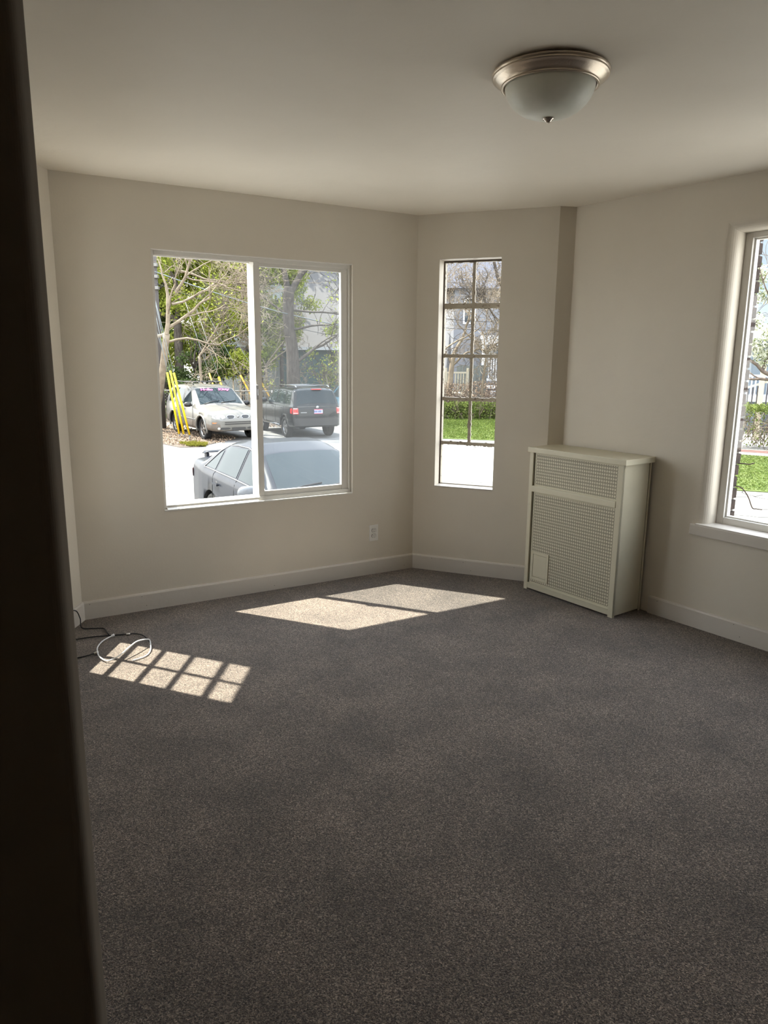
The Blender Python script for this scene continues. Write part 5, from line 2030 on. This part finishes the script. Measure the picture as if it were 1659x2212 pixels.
leaf_mesh('young_leaves', cs[s.rand(len(cs)) < .45] + s.normal(size=(int((s.rand(1) * 0)[0]) + 3, )) * .03, .035, M_hedge, fol.parent, 74)

h4 = thing('blue_white_house', 'pale blue and white house with porch railing beyond the blossom tree', 'house', (15.2, 29.0, G), math.radians(-28))
mb = MB()
mb.box((-3.5, .8, 0), (5, 7, 8.5))
mb.build('wall', siding_mat('pale_blue_siding', (0.50, 0.60, 0.70)), h4)
hwindow(h4, -.6, .35, 5.0, 6.4, .8)
hwindow(h4, -2.6, -1.7, 5.0, 6.4, .8)
mb = MB()
mb.box((-3.5, -.5, 3.95), (5, .8, 4.15))
mb.box((-3.5, -.5, 3.55), (5, -.4, 3.95))
mb.build('porch_roof', M_whitepaint, h4)
mb = MB()
mb.box((-3.5, -.5, 2.15), (5, -.44, 2.23))
for i in range(60):
    mb.box((-3.5 + i * .14, -.48, 1.45), (-3.45 + i * .14, -.45, 2.2))
mb.box((-3.5, -.5, 1.2), (5, .8, 1.45))
for x in (-2.2, .9, 3.8):
    mb.box((x, -.5, 1.4), (x + .16, -.36, 3.6))
mb.build('porch', M_whitepaint, h4)
sr = thing('stair_railing', 'dark picket stair railing with a tan post behind the hedge', 'railing', (13.12, 26.0, G), math.radians(-28))
for i in range(14):
    mb = MB()
    x = -1.6 + i * .15
    mb.box((x, 0, .2), (x + .05, .04, 1.35 + i * .055))
    mb.build('baluster', mat('dark_baluster', (0.12, 0.11, 0.12), .7) if i == 0 else bpy.data.materials['dark_baluster'], sr)
mb = MB()
mb.add([(-1.7, -.02, 1.33), (.6, -.02, 2.17), (.6, .06, 2.17), (-1.7, .06, 1.33), (-1.7, -.02, 1.40), (.6, -.02, 2.24), (.6, .06, 2.24), (-1.7, .06, 1.40)], [(0, 1, 2, 3), (4, 7, 6, 5), (0, 4, 5, 1), (1, 5, 6, 2), (2, 6, 7, 3), (3, 7, 4, 0)])
mb.build('rail', M_deck, sr)
mb = MB()
mb.box((-.05, -.08, 0), (.12, .08, 2.6), 0, .01)
mb.build('post', M_palewood, sr)

# dry tendrils of an old vine on the brick beside the right window
for k, (lab, P) in enumerate((('short dark vine stub sticking out of the brick beside the right window', [(0, 0, 0), (.03, .0, .004), (.06, .01, .002), (.085, .02, .012)]),
                              ('curved dry vine tendril hanging from the brick beside the right window', [(0, 0, 0), (.035, .01, -.01), (.07, .02, -.055), (.095, .03, -.115), (.12, .03, -.118), (.15, .035, -.118)]))):
    mb = MB()
    mb.tube(smooth_path(P, 5), .0035, 6)
    o = mb.build('vine_tendril', M_twigdk)
    o.matrix_world = FD @ Matrix.Translation((1.062, .262, .935 - k * .13))
    tag(o, lab, 'vine')

# ================================================================== loose stuff on the ground
s = np.random.RandomState(81)


def in_poly(P, x, y):
    c = np.zeros(len(x), bool)
    for i in range(len(P)):
        (x1_, y1_), (x2_, y2_) = P[i], P[(i + 1) % len(P)]
        k = ((y1_ > y) != (y2_ > y)) & (x < (x2_ - x1_) * (y - y1_) / (y2_ - y1_ + 1e-12) + x1_)
        c ^= k
    return c


def scatter(P, n, z=.03):
    xs = s.uniform(min(p[0] for p in P), max(p[0] for p in P), n)
    ys = s.uniform(min(p[1] for p in P), max(p[1] for p in P), n)
    k = in_poly(P, xs, ys)
    return np.stack([xs[k], ys[k], np.full(k.sum(), G + z)], 1)


lv = scatter([(-9.5, 31), (-9, 24.8), (-6.3, 22.6), (-5.2, 23.6), (-5.0, 25.2), (-6.2, 26.2), (-8, 29)], 9000, .04)
tag(leaf_mesh('leaf_litter', lv, .035, M_straw, None, 82, up=2.0), 'dry brown leaves scattered round the feet of the yellow guy guards', 'leaf litter', kind='stuff')
lv = scatter([(-3.2, 31.2), (-3.0, 29.0), (-5.4, 29.2), (-5.6, 31.2)], 1800, .03)
tag(leaf_mesh('leaf_litter', lv, .035, M_straw, None, 83, up=2.0), 'dry leaves along the fence beyond the black SUV', 'leaf litter', kind='stuff')
gp = scatter([(-6.5, 23.2), (-6.0, 22.5), (-5.55, 22.6), (-5.6, 23.1), (-6.1, 23.4)], 2200, .06)
tag(leaf_mesh('grass_tuft', gp, .07, leaf_mat('yellow_grass', (0.30, 0.30, 0.05), (0.42, 0.38, 0.08)), None, 84, up=-.2, aspect=.2), 'yellow green grass tuft at the tip of the leafy verge', 'grass', kind='stuff')
ga = scatter([(2.0, 25.6), (3.77, 25.2), (7.0, 24.3), (9.0, 30), (9, 34), (1.3, 34)], 30000, .035)
tag(leaf_mesh('grass', ga, .045, M_grass, None, 85, up=-.2, aspect=.25), 'bright mown grass of the lawn in the casement view', 'grass', kind='stuff')
gb = scatter([(6.0, 16.5), (8.24, 15.65), (11, 14.8), (14, 19), (10.6, 21.8), (8.1, 22.8)], 34000, .03)
tag(leaf_mesh('grass', gb, .035, M_grass, None, 86, up=-.2, aspect=.25), 'bright mown grass of the lawn outside the right window', 'grass', kind='stuff')
